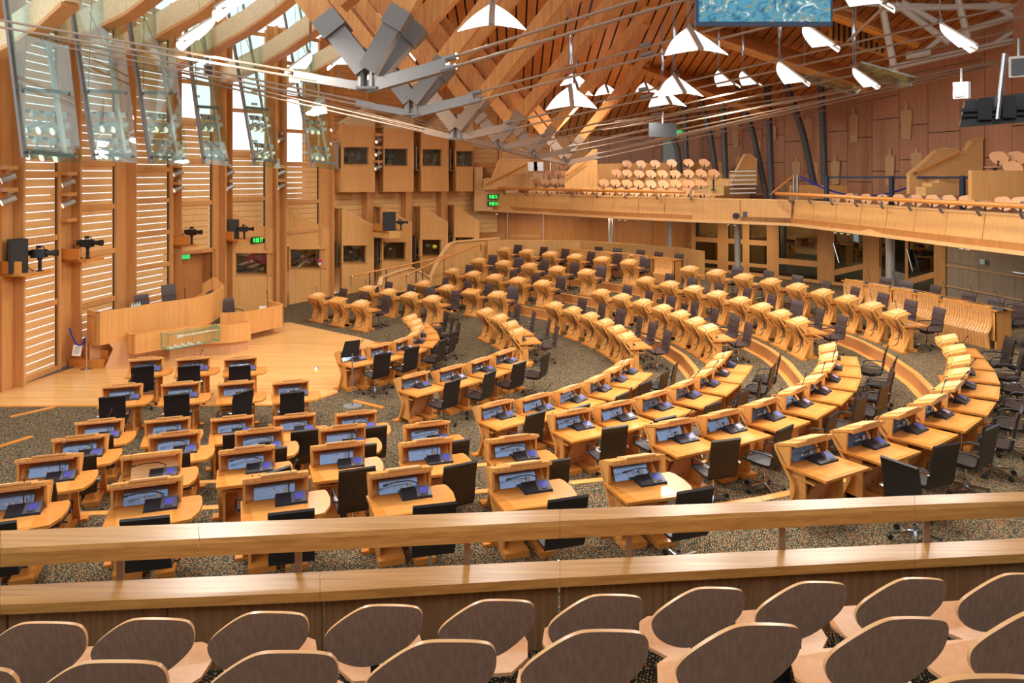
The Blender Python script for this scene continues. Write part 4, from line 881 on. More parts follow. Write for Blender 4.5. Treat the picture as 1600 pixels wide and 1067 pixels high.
# music stand by the near aisle
p = floor_pt(550.5, 634); o = empty('music_stand', 'black music stand at the front desk beside the near aisle', 'music stand', p)
m = MB(); m.lathe((0,0,0), [(.22,0),(.22,.008),(.03,.02)], 20); part(m, 'base', 'steel', o, True)
m = MB(); m.lathe((0,0,0), [(.014,.01),(.014,1.22)], 8); part(m, 'pole', 'steel', o)
m = MB(); m.quad_box([(-.28,.0,1.12),(.10,.22,1.12),(.14,.22,1.5),(-.18,.04,1.5)], [(-.28,.015,1.12),(.10,.235,1.12),(.14,.235,1.5),(-.18,.055,1.5)]); part(m, 'desk_plate', 'black', o)

# ------------------------------------------------------------------ upper gallery: rear wall, plaques, columns, stairs, seats
RW = [(700,45.5),(745,45.5),(860,46),(985,44),(1060,42),(1130,39.5),(1226,36),(1324,32.5),(1405,29.5),(1500,26.5),(1581,24),(1640,22),(1760,19)]
def rd(u):
    for (a, b), (c, d) in zip(RW, RW[1:]):
        if u <= c: return b+(d-b)*(u-a)/(c-a)
    return RW[-1][1]
RV = [Vector((gx(u, D), D, 0)) for u, D in RW]; RR = []
for a, b in zip(RV, RV[1:]):
    n = max(1, round((b-a).length/1.45)); RR += [a.lerp(b, k/n) for k in range(n)]
RR.append(RV[-1])
m = MB(); ml = MB(); mb = MB()
for i, (a, b) in enumerate(zip(RR, RR[1:])):
    t = (b-a).normalized(); n = nrm(t); a2, b2 = a+t*.015, b-t*.015; js = [ZB+.3, 5.1+.9*((i*7) % 3)/2, 7.0+.7*((i*5) % 3)/2, 9.2, 12.4]
    for z0, z1 in zip(js, js[1:]):
        if a.x < 5 and z0 > 9: continue
        (ml if a.x < 4.6 else m).quad_box([p+Vector((0,0,z0)) for p in (a2, b2, b2-n*.05, a2-n*.05)], [p+Vector((0,0,z1-.03)) for p in (a2, b2, b2-n*.05, a2-n*.05)])
    mb.quad_box([p-n*.06+Vector((0,0,ZB+.3)) for p in (a, b, b-n*.03, a-n*.03)], [p-n*.06+Vector((0,0,12.4)) for p in (a, b, b-n*.03, a-n*.03)])  # dark sheet shows in the joints; bare upper left stands for shaded void
struct(m.build('wall_back', 'brown_panel'), 'brown panelled rear wall of the upper gallery'); struct(ml.build('wall_back_left', 'oak_wall')); struct(mb.build('wall_back_joints_void', 'dark'))
PL = [(1334.8,168,222,17),(1417,160,218,20),(1264,177,218,15),(1391,232,289,19),(1433,231,270,21),(1245,246,280,15),(1306,243,288,17),(1273,246,282,15),(1150,186,230,12),(1209,192,218,12),(1155,242,262,12),(1123,192,212,10),(1480,228,262,20),(1185,214,246,10)]
for k, (u, v0, v1, w) in enumerate(PL):
    D = rd(u)-.08; n = Vector((-.75,-.6,0)); t = Vector(((gx(u+5,rd(u+5))-gx(u,rd(u))), rd(u+5)-rd(u), 0)).normalized()
    c = at(u, v0, D); h = (v1-v0)*D/F_PX; W = w*D/F_PX*1.15
    o = empty('plaque', 'pale wood figure shaped plaque on the brown wall, %s of the plaques from the left' % ORD[sorted(p[0] for p in PL).index(u)], 'plaque', c-Vector((0,0,h)), 0, 'figure plaques on the rear wall')
    pts = [(-.36,0),(-.5,.74),(-.42,.79),(-.12,.81),(-.10,1.0),(.10,1.0),(.12,.81),(.42,.79),(.5,.74),(.36,0)]
    m = MB(); m.prism([t*(x*W)+Vector((0,0,z*h)) for x, z in pts], nrm(t)*.04); part(m, 'board', 'plaque', o)
for k, (u0, v0, u1, v1, D) in enumerate(((1052,216,1065,252,37.5),(1068,155,1073,250,37.2),(1096,160,1122,254,36),(1127,130,1134,254,35.4),(1152,135,1200,278,34),(1198,115,1206,278,33.4),(1228,130,1281,286,31.8),(1281,95,1290,290,31.0))):
    o = empty('steel_column', '%s dark %s steel column in the upper gallery from the left' % (ORD[k], 'leaning' if k % 2 == 0 else 'upright'), 'column', at(u1, v1, D), 0, 'dark steel columns of the upper gallery')
    d = at(u0, v0, D)-at(u1, v1, D); m = MB(); m.tube([(0,0,-1.2), tuple(d*.5), tuple(d*1.25)], .14, 10); part(m, 'shaft', 'column_grey', o, True)
# double doors at the back, daylight painted in the pane colour, exit sign
dd = struct(empty('door_9', 'glazed double door in the rear wall of the upper gallery', 'door')); del dd['category']
m = MB()
for u0, u1 in ((1033,1036),(1056,1061),(1062,1068),(1097,1101)): m.prism([at(u0,212,rd(u0)-.1), at(u1,212,rd(u0)-.1), at(u1,254,rd(u0)-.1), at(u0,254,rd(u0)-.1)], (0,.05,0))
m.prism([at(1033,211,rd(1060)-.1), at(1101,211,rd(1060)-.1), at(1101,215,rd(1060)-.1), at(1033,215,rd(1060)-.1)], (0,.05,0)); part(m, 'frame', 'grey_wood', dd)
m = MB()
for u0, u1 in ((1036,1056),(1068,1097)): m.prism([at(u0,215,rd(1060)-.06), at(u1,215,rd(1060)-.06), at(u1,254,rd(1060)-.06), at(u0,254,rd(1060)-.06)], (0,.03,0))
part(m, 'pane', 'cyan_light', dd)
exit_sign(at(1064, 210, rd(1064)-.3), 0, 1.3, 'green exit sign high above the rear gallery doors')
def gslab(name, label, cat, px, D, th, mt, cap=None, d1=None):
    Dn = D if not isinstance(D, (int, float)) else [D]*len(px)
    P = [at(u, v, d) for (u, v), d in zip(px, Dn)]; base = Vector((sum(p.x for p in P)/len(P), P[0].y, min(p.z for p in P)))
    o = empty(name, label, cat, base); m = MB(); m.prism([p-base for p in P], (0, th, 0)); part(m, 'panel', mt, o)
    if cap:
        m = MB(); q = [at(u, v, d)-base for (u, v), d in zip(cap, Dn if len(cap) == len(Dn) else [Dn[0]]*len(cap))]
        for a, b in zip(q, q[1:]): m.bar(a+Vector((0,th/2,0)), b+Vector((0,th/2,0)), th+.06, .06)
        part(m, 'capping', 'lid_pale', o)
    return o
def handr(u0, v0, u1, v1, D, label, n=3):
    A, B = at(u0, v0, D), at(u1, v1, D); o = empty('handrail', label, 'handrail', A); m = MB(); m.tube([(0,0,0), tuple(B-A)], .035, 8); part(m, 'rail', 'desk_oak_x', o)
    m = MB()
    for k in range(n): p = (B-A)*((k+.5)/n); m.tube([tuple(p), tuple(p+Vector((0,.12,-.08)))], .015, 5)
    m.tube([(0,0,0), tuple((A-B).normalized()*.12)], .037, 8); m.tube([tuple(B-A), tuple((B-A)*1.01)], .037, 8); part(m, 'bracket', 'chrome', o); return o
gslab('stair_wall', 'curved oak stair wall at the left end of the far gallery', 'wall panel', [(755,296),(755,281),(761,278.5),(767,280),(773,268),(779,251),(783,248.5),(827,250),(830,292),(828,297)], 38.6, .15, 'oak_wall', [(755,281),(761,278.5),(767,280),(773,268),(779,251),(783,248.5),(827,250)])
handr(763, 287, 829, 253.5, 38.4, 'oak handrail on the curved stair wall at the left end of the far gallery')
gslab('stair_wall', 'tall raking oak stair wall between the two seat blocks of the far gallery', 'wall panel', [(882,297),(883,272),(897,258),(921,240),(925,235),(933,233.5),(934.5,298)], 36.2, .15, 'oak_wall', [(883,272),(897,258),(921,240),(925,235),(933,233.5)])
handr(888, 273, 918, 251, 35.9, 'oak handrail on the raking stair wall between the seat blocks')
gslab('clock_panel', 'pale oak box front carrying the two green clocks', 'panel', [(741,330),(741,261),(754,261),(754,293),(790,294),(790,328)], 39.1, .3, 'oak_board')
gslab('oak_parapet', 'pale oak parapet above the two green clocks at the gallery corner', 'panel', [(739,262),(739,254),(774,254),(772,262)], 39.6, .15, 'desk_oak_x')
for k, v in enumerate((311.5, 322)):
    clock(at(771.5, v, 39.0), Vector((1,0,0)), .27, .66, '14:08:31', ['upper of the two green clocks on the far gallery front','lower of the two green clocks on the far gallery front'][k])
# parapet behind rear seats
m = MB(); 
for px in ([(778+156,288),(934,255),(980,254),(980,262)],): pass
gslab('rear_parapet', 'oak parapet behind the top row of far gallery seats', 'panel', [(934,288),(934,256),(1138,252),(1138,286)], 38.2, .12, 'oak_wall')
gslab('stair_wall', 'triangular oak stair wall right of the far gallery seats', 'wall panel', [(1148,288),(1150,268),(1164,242),(1170,241),(1183,250),(1183,290)], 33.6, .15, 'oak_wall', [(1150,268),(1164,242),(1170,241),(1183,250)])
gslab('stair_wall', 'large curved oak stair wall before the right rear wall', 'wall panel', [(1421,303),(1421,273),(1440,258),(1463,236),(1476,232),(1492,233),(1505,241),(1512,232),(1519,221),(1528,216),(1536,217),(1536,262),(1518,308)], 25.2, .18, 'oak_board', [(1421,273),(1440,258),(1463,236),(1476,232),(1492,233),(1505,241),(1512,232),(1519,221),(1528,216),(1536,217)])
handr(1433, 270, 1500, 239.5, 24.9, 'oak handrail on the large curved stair wall')
gslab('oak_parapet', 'oak parapet below the seats at the upper right', 'panel', [(1518,312),(1518,266),(1640,267),(1640,318)], 20.9, .15, 'oak_wall')
gslab('oak_parapet', 'low oak parapet behind the blue rope in the right gallery', 'panel', [(1236,312),(1236,289),(1324,290),(1324,310)], 30, .15, 'oak_wall')
for k in range(4):
    m = MB(); p = at(1470+k*10, 306-k*6, 24.2+.15*k); m.box(-.5,.9,0,.6,0,.3); o = m.build('stair_step', 'oak_board'); o.location = p; tag(o, '%s oak step from the bottom beside the large curved stair wall' % ORD[k], 'step', 'steps beside the curved stair wall')
def glass_panel(px, D, label, bars=0):
    P = [at(u, v, D) for u, v in px]; b = P[0]; o = empty('glass_balustrade', label, 'glass panel', b); m = MB(); m.prism([p-b for p in P], (0,.02,0)); part(m, 'pane', 'clear_glass', o)
    if bars:
        m = MB()
        for k in range(bars):
            v = px[1][1]+3+(px[0][1]-px[1][1]-6)*k/(bars-1); m.bar(at(px[0][0]+1, v, D-.02)-b, at(px[2][0]-1, v-1, D-.02)-b, .01, .05)
        part(m, 'white_stripes', 'white', o)
    return o
glass_panel([(1139,305),(1139,265),(1182,263),(1182,304)], 31.6, 'glass screen with white stripes beside the podium front', 6)
glass_panel([(1183,305),(1183,287),(1235,290),(1235,304)], 29.6, 'clear glass balustrade above the podium front')
glass_panel([(1085,302),(1085,290),(1137,290),(1137,303)], 31.0, 'low clear glass balustrade left of the striped glass')
handr(1207, 301, 1238, 276, 29.4, 'short oak handrail sloping up beside the clear glass balustrade', 2)
for k, (u, D) in enumerate(((1240.5,29.0),(1246,28.8))):
    m = MB(); z = gz(273, D); m.lathe((0,0,0), [(.05,0),(.05,z-ZT+.2)], 10); o = m.build('rail_post', 'chrome', None, True); o.location = (gx(u, D), D, ZT-.2); tag(o, '%s chrome post at the left end of the right gallery' % ['left','right'][k], 'post')
BPu = [(1291.5,28.0),(1393,26.2),(1504,23.6)]
bt = []
for k, (u, D) in enumerate(BPu):
    m = MB(); z1 = gz(275, D); m.lathe((0,0,0), [(.09,0),(.09,z1-ZT+.35),(.05,z1-ZT+.36)], 10); o = m.build('barrier_post', 'navy', None, True); o.location = (gx(u, D), D, ZT-.35); tag(o, '%s navy belt barrier post of the right gallery' % ORD[k], 'barrier post'); bt.append(Vector((gx(u, D), D, z1-.05)))
m = MB(); bt.append(at(1660, 280, 20.5))
for a, b in zip(bt, bt[1:]): m.bar(a, b, .02, .08)
o = m.build('barrier_belt', 'navy'); recentre(o); tag(o, 'navy belt stretched between the barrier posts of the right gallery', 'barrier belt')
A, B = at(1251, 276, 28.6), at(1423, 291, 27.3); m = MB(); m.tube([A.lerp(B, k/10)-Vector((0,0,.9*4*(k/10)*(1-k/10)*.6)) for k in range(11)], .035, 6); o = m.build('rope', 'rope', None, True); recentre(o); tag(o, 'dark blue rope sagging across the right gallery', 'rope')
# podium opening with projector
P = [at(u, v, d) for (u, v), d in zip([(1141,346.5),(1141,326),(1174.5,326.5),(1174.5,347)], [30.22,30.22,29.72,29.72])]; b = P[0]
o = empty('projection_port', 'black recessed port with a projector in the podium front', 'port', b); m = MB(); m.prism([p-b for p in P], (-.02,-.03,0)); part(m, 'recess', 'black', o)
m = MB(); c = at(1151, 337, 29.9)-b; m.tube([tuple(c), tuple(c+Vector((-.08,-.1,0)))], .12, 12); part(m, 'lens', 'console', o, True); m = MB(); c = at(1166, 336, 29.7)-b; m.box(c.x-.14, c.x+.14, c.y-.04, c.y, c.z-.1, c.z+.14); part(m, 'control_panel', 'console_grey', o)
# two white chairs at the left
for k, (u, v) in enumerate(((832,254),(841.5,254))):
    o = empty('white_chair', ['white chair half hidden at the end of the curved stair wall','white chair with steel legs beside the curved stair wall'][k], 'chair', at(u, 281, 37.6)); m = MB(); m.box(-.24,.24,-.02,.03,.5,.92); part(m, 'backrest', 'white', o)
    m = MB(); m.box(-.24,.24,-.45,.0,.46,.5); part(m, 'seat', 'white', o); m = MB()
    for x in (-.25,.25): m.tube([(x,0,.7),(x,0,0)], .018, 6); m.tube([(x,-.45,.65),(x,-.45,0)], .018, 6); m.tube([(x,0,.65),(x,-.45,.65)], .018, 6)
    part(m, 'frame', 'chrome', o)
# shell seats
def make_seat():
    o = empty('shell_seat', 'x', 'seat')
    raw = [(-.236,-.03),(-.222,.03),(-.145,.105),(-.06,.165),(.005,.18),(.19,.155),(.226,.115),(.228,.04),(.205,-.02),(.10,-.12),(.0,-.165),(-.10,-.165),(-.20,-.11)]
    P = raw
    for _ in range(3):                          # round the corners
        P = [q for i in range(len(P)) for q in ((P[i][0]*.75+P[(i+1) % len(P)][0]*.25, P[i][1]*.75+P[(i+1) % len(P)][1]*.25), (P[i][0]*.25+P[(i+1) % len(P)][0]*.75, P[i][1]*.25+P[(i+1) % len(P)][1]*.75))]
    def pt(x, z, o_): yy = -.21-.28*(z+.17)+.28*x*x; return (x, yy+o_, .68+z)
    m = MB(); N_ = len(P); cx, cz = 0, 0
    rings = [(1, .0), (.98, .006), (.5, .006)]
    k = len(m.v)
    for s in (1, .66, .33):
        m.v += [pt(x*s, z*s, .009) for x, z in P]
    m.v.append(pt(0, 0, .009)); c1 = len(m.v)-1
    for s in (1, .66, .33):
        m.v += [pt(x*s, z*s, -.009) for x, z in P]
    m.v.append(pt(0, 0, -.009)); c2 = len(m.v)-1
    f0, b0 = k, c1+1
    for base, cen, mi in ((f0, c1, 0), (b0, c2, 1)):
        for rgi in range(2):
            for i in range(N_): j = (i+1) % N_; m.f.append((base+rgi*N_+i, base+rgi*N_+j, base+(rgi+1)*N_+j, base+(rgi+1)*N_+i)); m.m.append(mi)
        for i in range(N_): j = (i+1) % N_; m.f.append((base+2*N_+i, base+2*N_+j, cen)); m.m.append(mi)
    for i in range(N_): j = (i+1) % N_; m.f.append((f0+i, f0+j, b0+j, b0+i)); m.m.append(2)
    part(m, 'backrest', ['seat_front', 'seat_back', 'lid_pale'], o, True)
    m = MB(); Q = [(-.10,-.22),(.12,-.22),(.21,-.12),(.225,.0),(.20,.09),(.14,.13),(-.14,.13),(-.20,.09),(-.225,.0),(-.20,-.10)]
    m.quad_box([(x,y,.435+.015*(y > .08)) for x, y in Q], [(x,y,.452+.015*(y > .08)) for x, y in Q]); part(m, 'seat', 'seat_front', o)
    m = MB(); m.box(-.03,.03,-.08,.0,.02,.435); m.box(-.10,.10,-.12,.04,0,.02); m.box(-.1,.1,-.2,.12,.425,.438); part(m, 'pedestal', 'black', o)
    m = MB(); m.box(-.02,.02,-.215,-.195,.47,.62); part(m, 'hinge', 'black', o)
    return o
SS = make_seat()
def fascD(u):
    P = [(F_PX*x/y+800, y) for x, y in FA+FB[1:]]
    for (a, b), (c, d) in zip(P, P[1:]):
        if u <= c: return b+(d-b)*(u-a)/(c-a)
    return 29
FS = [('top',[(872.6,258),(886,257),(978.5,256.5),(1000.5,256.5),(1022.5,256),(1048.6,255),(1074.8,254.5),(1099.5,254.5)],37.6),
      ('third',[(855.6,271.5),(870.4,271.5),(881,272),(961.5,270.5),(978.5,271),(997,272),(1015.6,272),(1034,272),(1054,272),(1075,271),(1094.6,271),(1114.7,271)],36.2),
      ('second',[(835.5,285),(850,284.5),(865.7,285),(878,285),(942,286),(960,286.5),(978,287),(996.4,288),(1015.6,288),(1035,288),(1054.7,287.5),(1075,287.5),(1094.6,287.5)],34.9),
      ('front',[(815,299),(829,298.5),(843,298.5),(860,298.5),(875,298),(899,298),(915,298.5),(932,299),(951,299.5),(970,300),(989.5,300.5),(1010,300.5),(1031,300.5),(1053,301),(1075,301),(1099.5,302)],33.8)]
for rn, L_, D in FS:
    for i, (u, v) in enumerate(L_):
        left = u < 900; DD = fascD(u)+{'front':1.1,'second':2.2,'third':3.3,'top':4.4}[rn]; p = at(u, v, DD)-Vector((0,0,.76)); blk = 'left' if left else 'main'
        idx = i if left else i-sum(1 for q in L_ if q[0] < 900)
        dup(SS, p, PI-.35, 'light plywood gallery seat, %s in the %s row of the %s far block' % (ORD[idx], rn, blk), 'plywood seats in the far gallery', None, 1.12)
m = MB()
for i, (u, v) in enumerate([(1295.5,312),(1319.5,311.5),(1345,312.5),(1370.5,313.5),(1396,313.5),(1423,314.5),(1448.5,315),(1474,316),(1501,317),(1531,318.5),(1558,320),(1585,321)]):
    DD = 28.3-(u-1295)*.0305; p = at(u, v, DD)-Vector((0,0,.76)); dup(SS, p, PI-1.15, 'plywood seat behind the right gallery rail, %s from the left' % ORD[i], 'plywood seats behind the right gallery rail', None, 1.15)
for i, (u, v, D) in enumerate(((1553.5,250,21.9),(1581,250,21.6),(1606,250,21.3),(1575,266,21.2))):
    dup(SS, at(u, v, D)-Vector((0,0,.76)), PI-1.0, ['left of the plywood seats at the upper right','middle plywood seat at the upper right','plywood seat cut by the right edge above the parapet','plywood seat peeping over the upper right parapet'][i], 'plywood seats at the upper right', None, 1.2)

# ------------------------------------------------------------------ the roof
def ceil_z(x, D): return 8.6+(38-D)*.22-(x-10)*.12
m = MB(); bk_ = MB(); x = -9.0
while x < 22:
    w = .33
    D0 = -3.5 if x > -4 else 14+(-4-x)*4.2  # boards run on unseen past the camera to block overhead sky
    m.quad_box([(x,D0,ceil_z(x,D0)),(x+w,D0,ceil_z(x+w,D0)),(x+w,47,ceil_z(x+w,47)),(x,47,ceil_z(x,47))], [(x,D0,ceil_z(x,D0)+.05),(x+w,D0,ceil_z(x+w,D0)+.05),(x+w,47,ceil_z(x+w,47)+.05),(x,47,ceil_z(x,47)+.05)])
    bk_.quad_box([(x,D0,ceil_z(x,D0)+.12),(x+.4,D0,ceil_z(x+.4,D0)+.12),(x+.4,47,ceil_z(x+.4,47)+.12),(x,47,ceil_z(x,47)+.12)], [(x,D0,ceil_z(x,D0)+.15),(x+.4,D0,ceil_z(x+.4,D0)+.15),(x+.4,47,ceil_z(x+.4,47)+.15),(x,47,ceil_z(x,47)+.15)])
    x += .4
struct(m.build('ceiling', 'ceiling_oak'), 'slatted oak ceiling'); struct(bk_.build('ceiling_backing', 'dark'))
for k, (a, b, w, h) in enumerate((((985,95,33),(1200,172,33),1.5,.25),((1085,42,28),(1345,128,28),1.7,.25),((900,60,38),(1080,150,40),1.4,.25),((1180,-20,24),(1420,62,25),1.2,.25))):
    A, B = at(*a), at(*b); o = empty('ceiling_beam', '%s broad oak board beam under the right ceiling' % ORD[k], 'beam', A); m = MB(); m.bar((0,0,0), B-A, w, h, (0,-.5,.86)); part(m, 'board', 'beam', o)
    m = MB(); m.bar(Vector((0,-.5,-.3)), B-A+Vector((0,-.5,-.3)), .2, .1, (0,-.5,.86)); part(m, 'edge_trim', 'orange_edge', o)
NODES = [(575,125,12),(644,169,16),(713,209,20),(779,226,24),(834.6,241,28),(882,251,32)]
RA = [(1600,-169,9),(1600,-72,13),(1600,15,17),(1600,52,21),(1600,85,25),(1600,100,29)]
LA = [(-251,-6,14),(-11,47,18),(146,85,22),(269,114,26),(397,135,29.5),(504,147,32)]
for k, (u, v, D) in enumerate(NODES):
    Nn = at(u, v, D); tr = empty('roof_truss', '%s timber and steel roof truss from the front' % ORD[k], 'roof truss', Nn)
    m = MB()
    for dx, dy in ((-.09,-.09),(.09,-.09),(.09,.09),(-.09,.09)): m.lathe((dx,dy,0), [(.06,-.15),(.06,.52)], 8)
    m.box(-.17,.17,-.17,.17,-.16,-.12); part(m, 'node_cluster', 'steel', tr, True)
    Rr, Ll = at(*RA[k])-Nn, at(*LA[k])-Nn
    m = MB(); tR = Rr.normalized(); tL = Ll.normalized()
    m.bar((0,0,-.12), tR*1.45+Vector((0,0,-.12)), .16, .2); m.bar((0,0,-.12), tL*(1.3 if k < 2 else .9)+Vector((0,0,-.12)), .14, .14); part(m, 'steel_strut', 'warm_steel' if k > 1 else 'steel', tr)
    off = Vector((0,.12,.10)); m = MB()
    for s in (-1, 1): m.tube([tuple(tR*1.4+off*s-Vector((0,0,.1))), tuple(Rr+off*s*1.6)], .026, 8); 
    for s in (-1, 1): m.tube([tuple(tL*.9+off*s*.5-Vector((0,0,.1))), tuple(Ll+off*s*.8)], .022, 8)
    part(m, 'tie_rods', 'warm_steel', tr, True)
    m = MB()
    for s in (-1, 1): m.tube([tuple(tR*1.35+off*s-Vector((0,0,.1))), tuple(tR*1.6+off*s-Vector((0,0,.1)))], .055, 8); m.tube([tuple(tR*5+off*s*1.1), tuple(tR*5.25+off*s*1.1)], .045, 8)
    part(m, 'rod_couplers', 'steel', tr, True)
    dirs = [(Vector((-.62,.12,.78)), .42, (-.05,.0), 0), (Vector((-.62,.12,.78)), .3, (-.62,.45), 1), (Vector((.50,-.05,.86)) if k < 1 else Vector((.62,-.08,.78)), .34, (.1,-.1), 0), (Vector((.66,.05,.75)), .34, (.12,.5), 1)]
    for j, (d, w, (ox, oy), sec) in enumerate(dirs):
        d = d.normalized(); A = Vector((ox*.3, oy, .15)); s0 = .78; Ln = 10.5 if k < 4 else 9
        if not sec or j == 3:
            m = MB(); m.bar(A, A+d*s0, w*.84, w*.9, (0,1,0)); m.bar(A+d*s0, A+d*(s0+.34), w*1.03, w*1.18, (0,1,0)); part(m, 'steel_foot', 'steel' if k < 2 else 'warm_steel', tr)
        if sec and j == 1: A = A+Vector((-.2,0,1.2))
        m = MB(); m.bar(A+d*(s0+.3 if not sec or j == 3 else 0), A+d*Ln, w, w*1.15, (0,1,0)); part(m, 'timber_strut', 'beam', tr)
    m = MB(); d = Vector((-.62,.12,.78)).normalized()
    for q in range(2): A = Vector((-.95-.42*q,.8+.5*q,1.6+.2*q)); m.bar(A, A+d*8.5, .16, .3, (0,1,0))
    part(m, 'side_board', 'desk_pale', tr)
    if k:
        pu, pv, pD = NODES[k-1]; pass
# struts linking the nodes lengthwise
for k in range(2, 5):
    A = at(*NODES[k])+Vector((0,0,-.1)); B = at(*NODES[k+1])+Vector((0,0,-.1)); o = empty('link_strut', 'pale steel strut from the %s to the %s truss node' % (ORD[k], ORD[k+1]), 'strut', A); m = MB(); m.bar((0,0,0), B-A, .13, .13); part(m, 'bar', 'warm_steel', o)
# extra cable bundles on the right
for k, (a, b) in enumerate((((930,197,30),(1250,150,27)),((960,190,31),(1290,146,27)),((940,203,31),(1240,160,27)),((955,213,24),(1552,97,21)),((955,234,26),(1600,88,21)),((955,237,26.2),(1600,94,21.1)),((1330,60,16),(1385,8,14)),((1325,64,16),(1380,12,14)),((965,200,33),(1600,60,24)))):
    A, B = at(*a), at(*b); m = MB(); m.tube([(0,0,0), tuple(B-A)], .03, 6); o = m.build('tie_rod', 'warm_steel', None, True); o.location = A; tag(o, '%s thin steel tie rod crossing the right upper gallery' % ORD[k], 'tie rod', 'thin tie rods on the right')
# white tubular frame on the right
TB = [((1378,8),(1398,112)),((1398,5),(1482,66)),((1408,3),(1462,34)),((1496,-5),(1512,60)),((1548,0),(1610,48)),((1392,106),(1600,60)),((1380,14),(1600,8)),((1500,50),(1600,22)),((1430,92),(1470,60)),((1545,74),(1600,38)),((1350,6),(1600,14))]
o = empty('tubular_frame', 'white tubular steel frame at the upper right', 'steel frame', at(1390,106,24)); b0 = Vector(o.location)
for k, (a, b) in enumerate(TB): m = MB(); m.tube([tuple(at(*a,24)-b0), tuple(at(*b,24)-b0)], .11 if k < 8 else .08, 8); part(m, 'tube', 'tube_white', o, True)
m = MB()
for u, v in ((1418,87),(1434,84)): p = at(u, v, 23.8)-b0; m.tube([tuple(p), tuple(p+Vector((.35,0,.05)))], .13, 10)
part(m, 'floodlight', 'tube_white', o, True)
# slatted triangular fascia upper right
P = [(1297,62),(1297,14),(1332,14),(1362,52),(1396,92)]; o = empty('slatted_fascia', 'slatted oak fascia above the right ceiling edge', 'fascia', at(1297,62,25.5)); b0 = Vector(o.location)
m = MB(); m.prism([at(u,v,25.5)-b0 for u, v in P], (0,.1,0)); part(m, 'board', 'desk_oak', o)
m = MB()
for k in range(10): u = 1302+k*8.5; v1 = 60+(u-1297)*.27; v0 = 24 if u < 1330 else 24+(u-1330)*1.05; m.prism([at(u,v1,25.4)-b0, at(u+2,v1,25.4)-b0, at(u+2,v0,25.4)-b0, at(u,v0,25.4)-b0], (0,.08,0))
part(m, 'slots', 'dark', o)
P = [(1395,0),(1545,-6),(1568,24),(1500,18),(1400,4)]; o = empty('slatted_fascia', 'perforated pale oak fascia at the top right edge', 'fascia', at(1395,0,25)); b0 = Vector(o.location); m = MB(); m.prism([at(u,v,25)-b0 for u, v in P], (0,.1,0)); part(m, 'board', 'desk_oak', o)
# reflector panels (grey glass)
for k, (px, D) in enumerate(((((1330,110),(1345,98),(1430,122),(1424,134),(1400,138)),19),(((1250,118),(1300,122),(1345,140),(1335,150),(1262,128)),24))):
    b0 = at(px[0][0], px[0][1], D); o = empty('reflector_panel', ['grey glass reflector panel under the right ceiling','smaller grey reflector panel left of the larger one'][k], 'panel', b0); m = MB(); m.prism([at(u, v, D+.4*i)-b0 for i, (u, v) in enumerate(px)], (0,.0,.05)); part(m, 'pane', 'fin_glass', o); m = MB(); m.tube([(.3,.4,.1),(.3,.4,2.2)], .015, 5); part(m, 'hanger', 'steel', o)
# curved pale beams and skylight bars at the left
for k, pts in enumerate(([(100,52,20.5),(150,28,19),(205,0,17.5),(270,-50,16)],[(180,80,22.8),(225,55,21.5),(263,32,20),(318,0,18.5),(390,-60,17)],[(268,94,25.5),(338,60,23.5),(390,30,22),(436,-4,20.5),(500,-60,19)],[(345,118,28),(413,86,26),(455,60,24.5),(500,28,23),(560,-30,21)],[(425,130,31),(485,103,29),(535,76,27),(590,40,25.5),(640,0,24)],[(-30,75,18),(20,50,17),(70,18,16),(110,-20,15)])):
    A = at(*pts[0]); o = empty('curved_beam', '%s curved pale timber roof beam at the upper left' % ORD[k], 'beam', A); m = MB(); e = MB(); W = [at(*p)-A for p in pts]
    for a, b in zip(W, W[1:]): m.bar(a, b, .24, .62, (0,0,1)); e.bar(a-Vector((0,0,.36)), b-Vector((0,0,.36)), .34, .09, (0,0,1))
    part(m, 'beam_side', 'beam_pale', o); part(e, 'underside', 'oak_post', o)
for k, (u0, v0, u1, v1, D) in enumerate(((330,30,352,20,24),(402,40,430,24,26))): pass
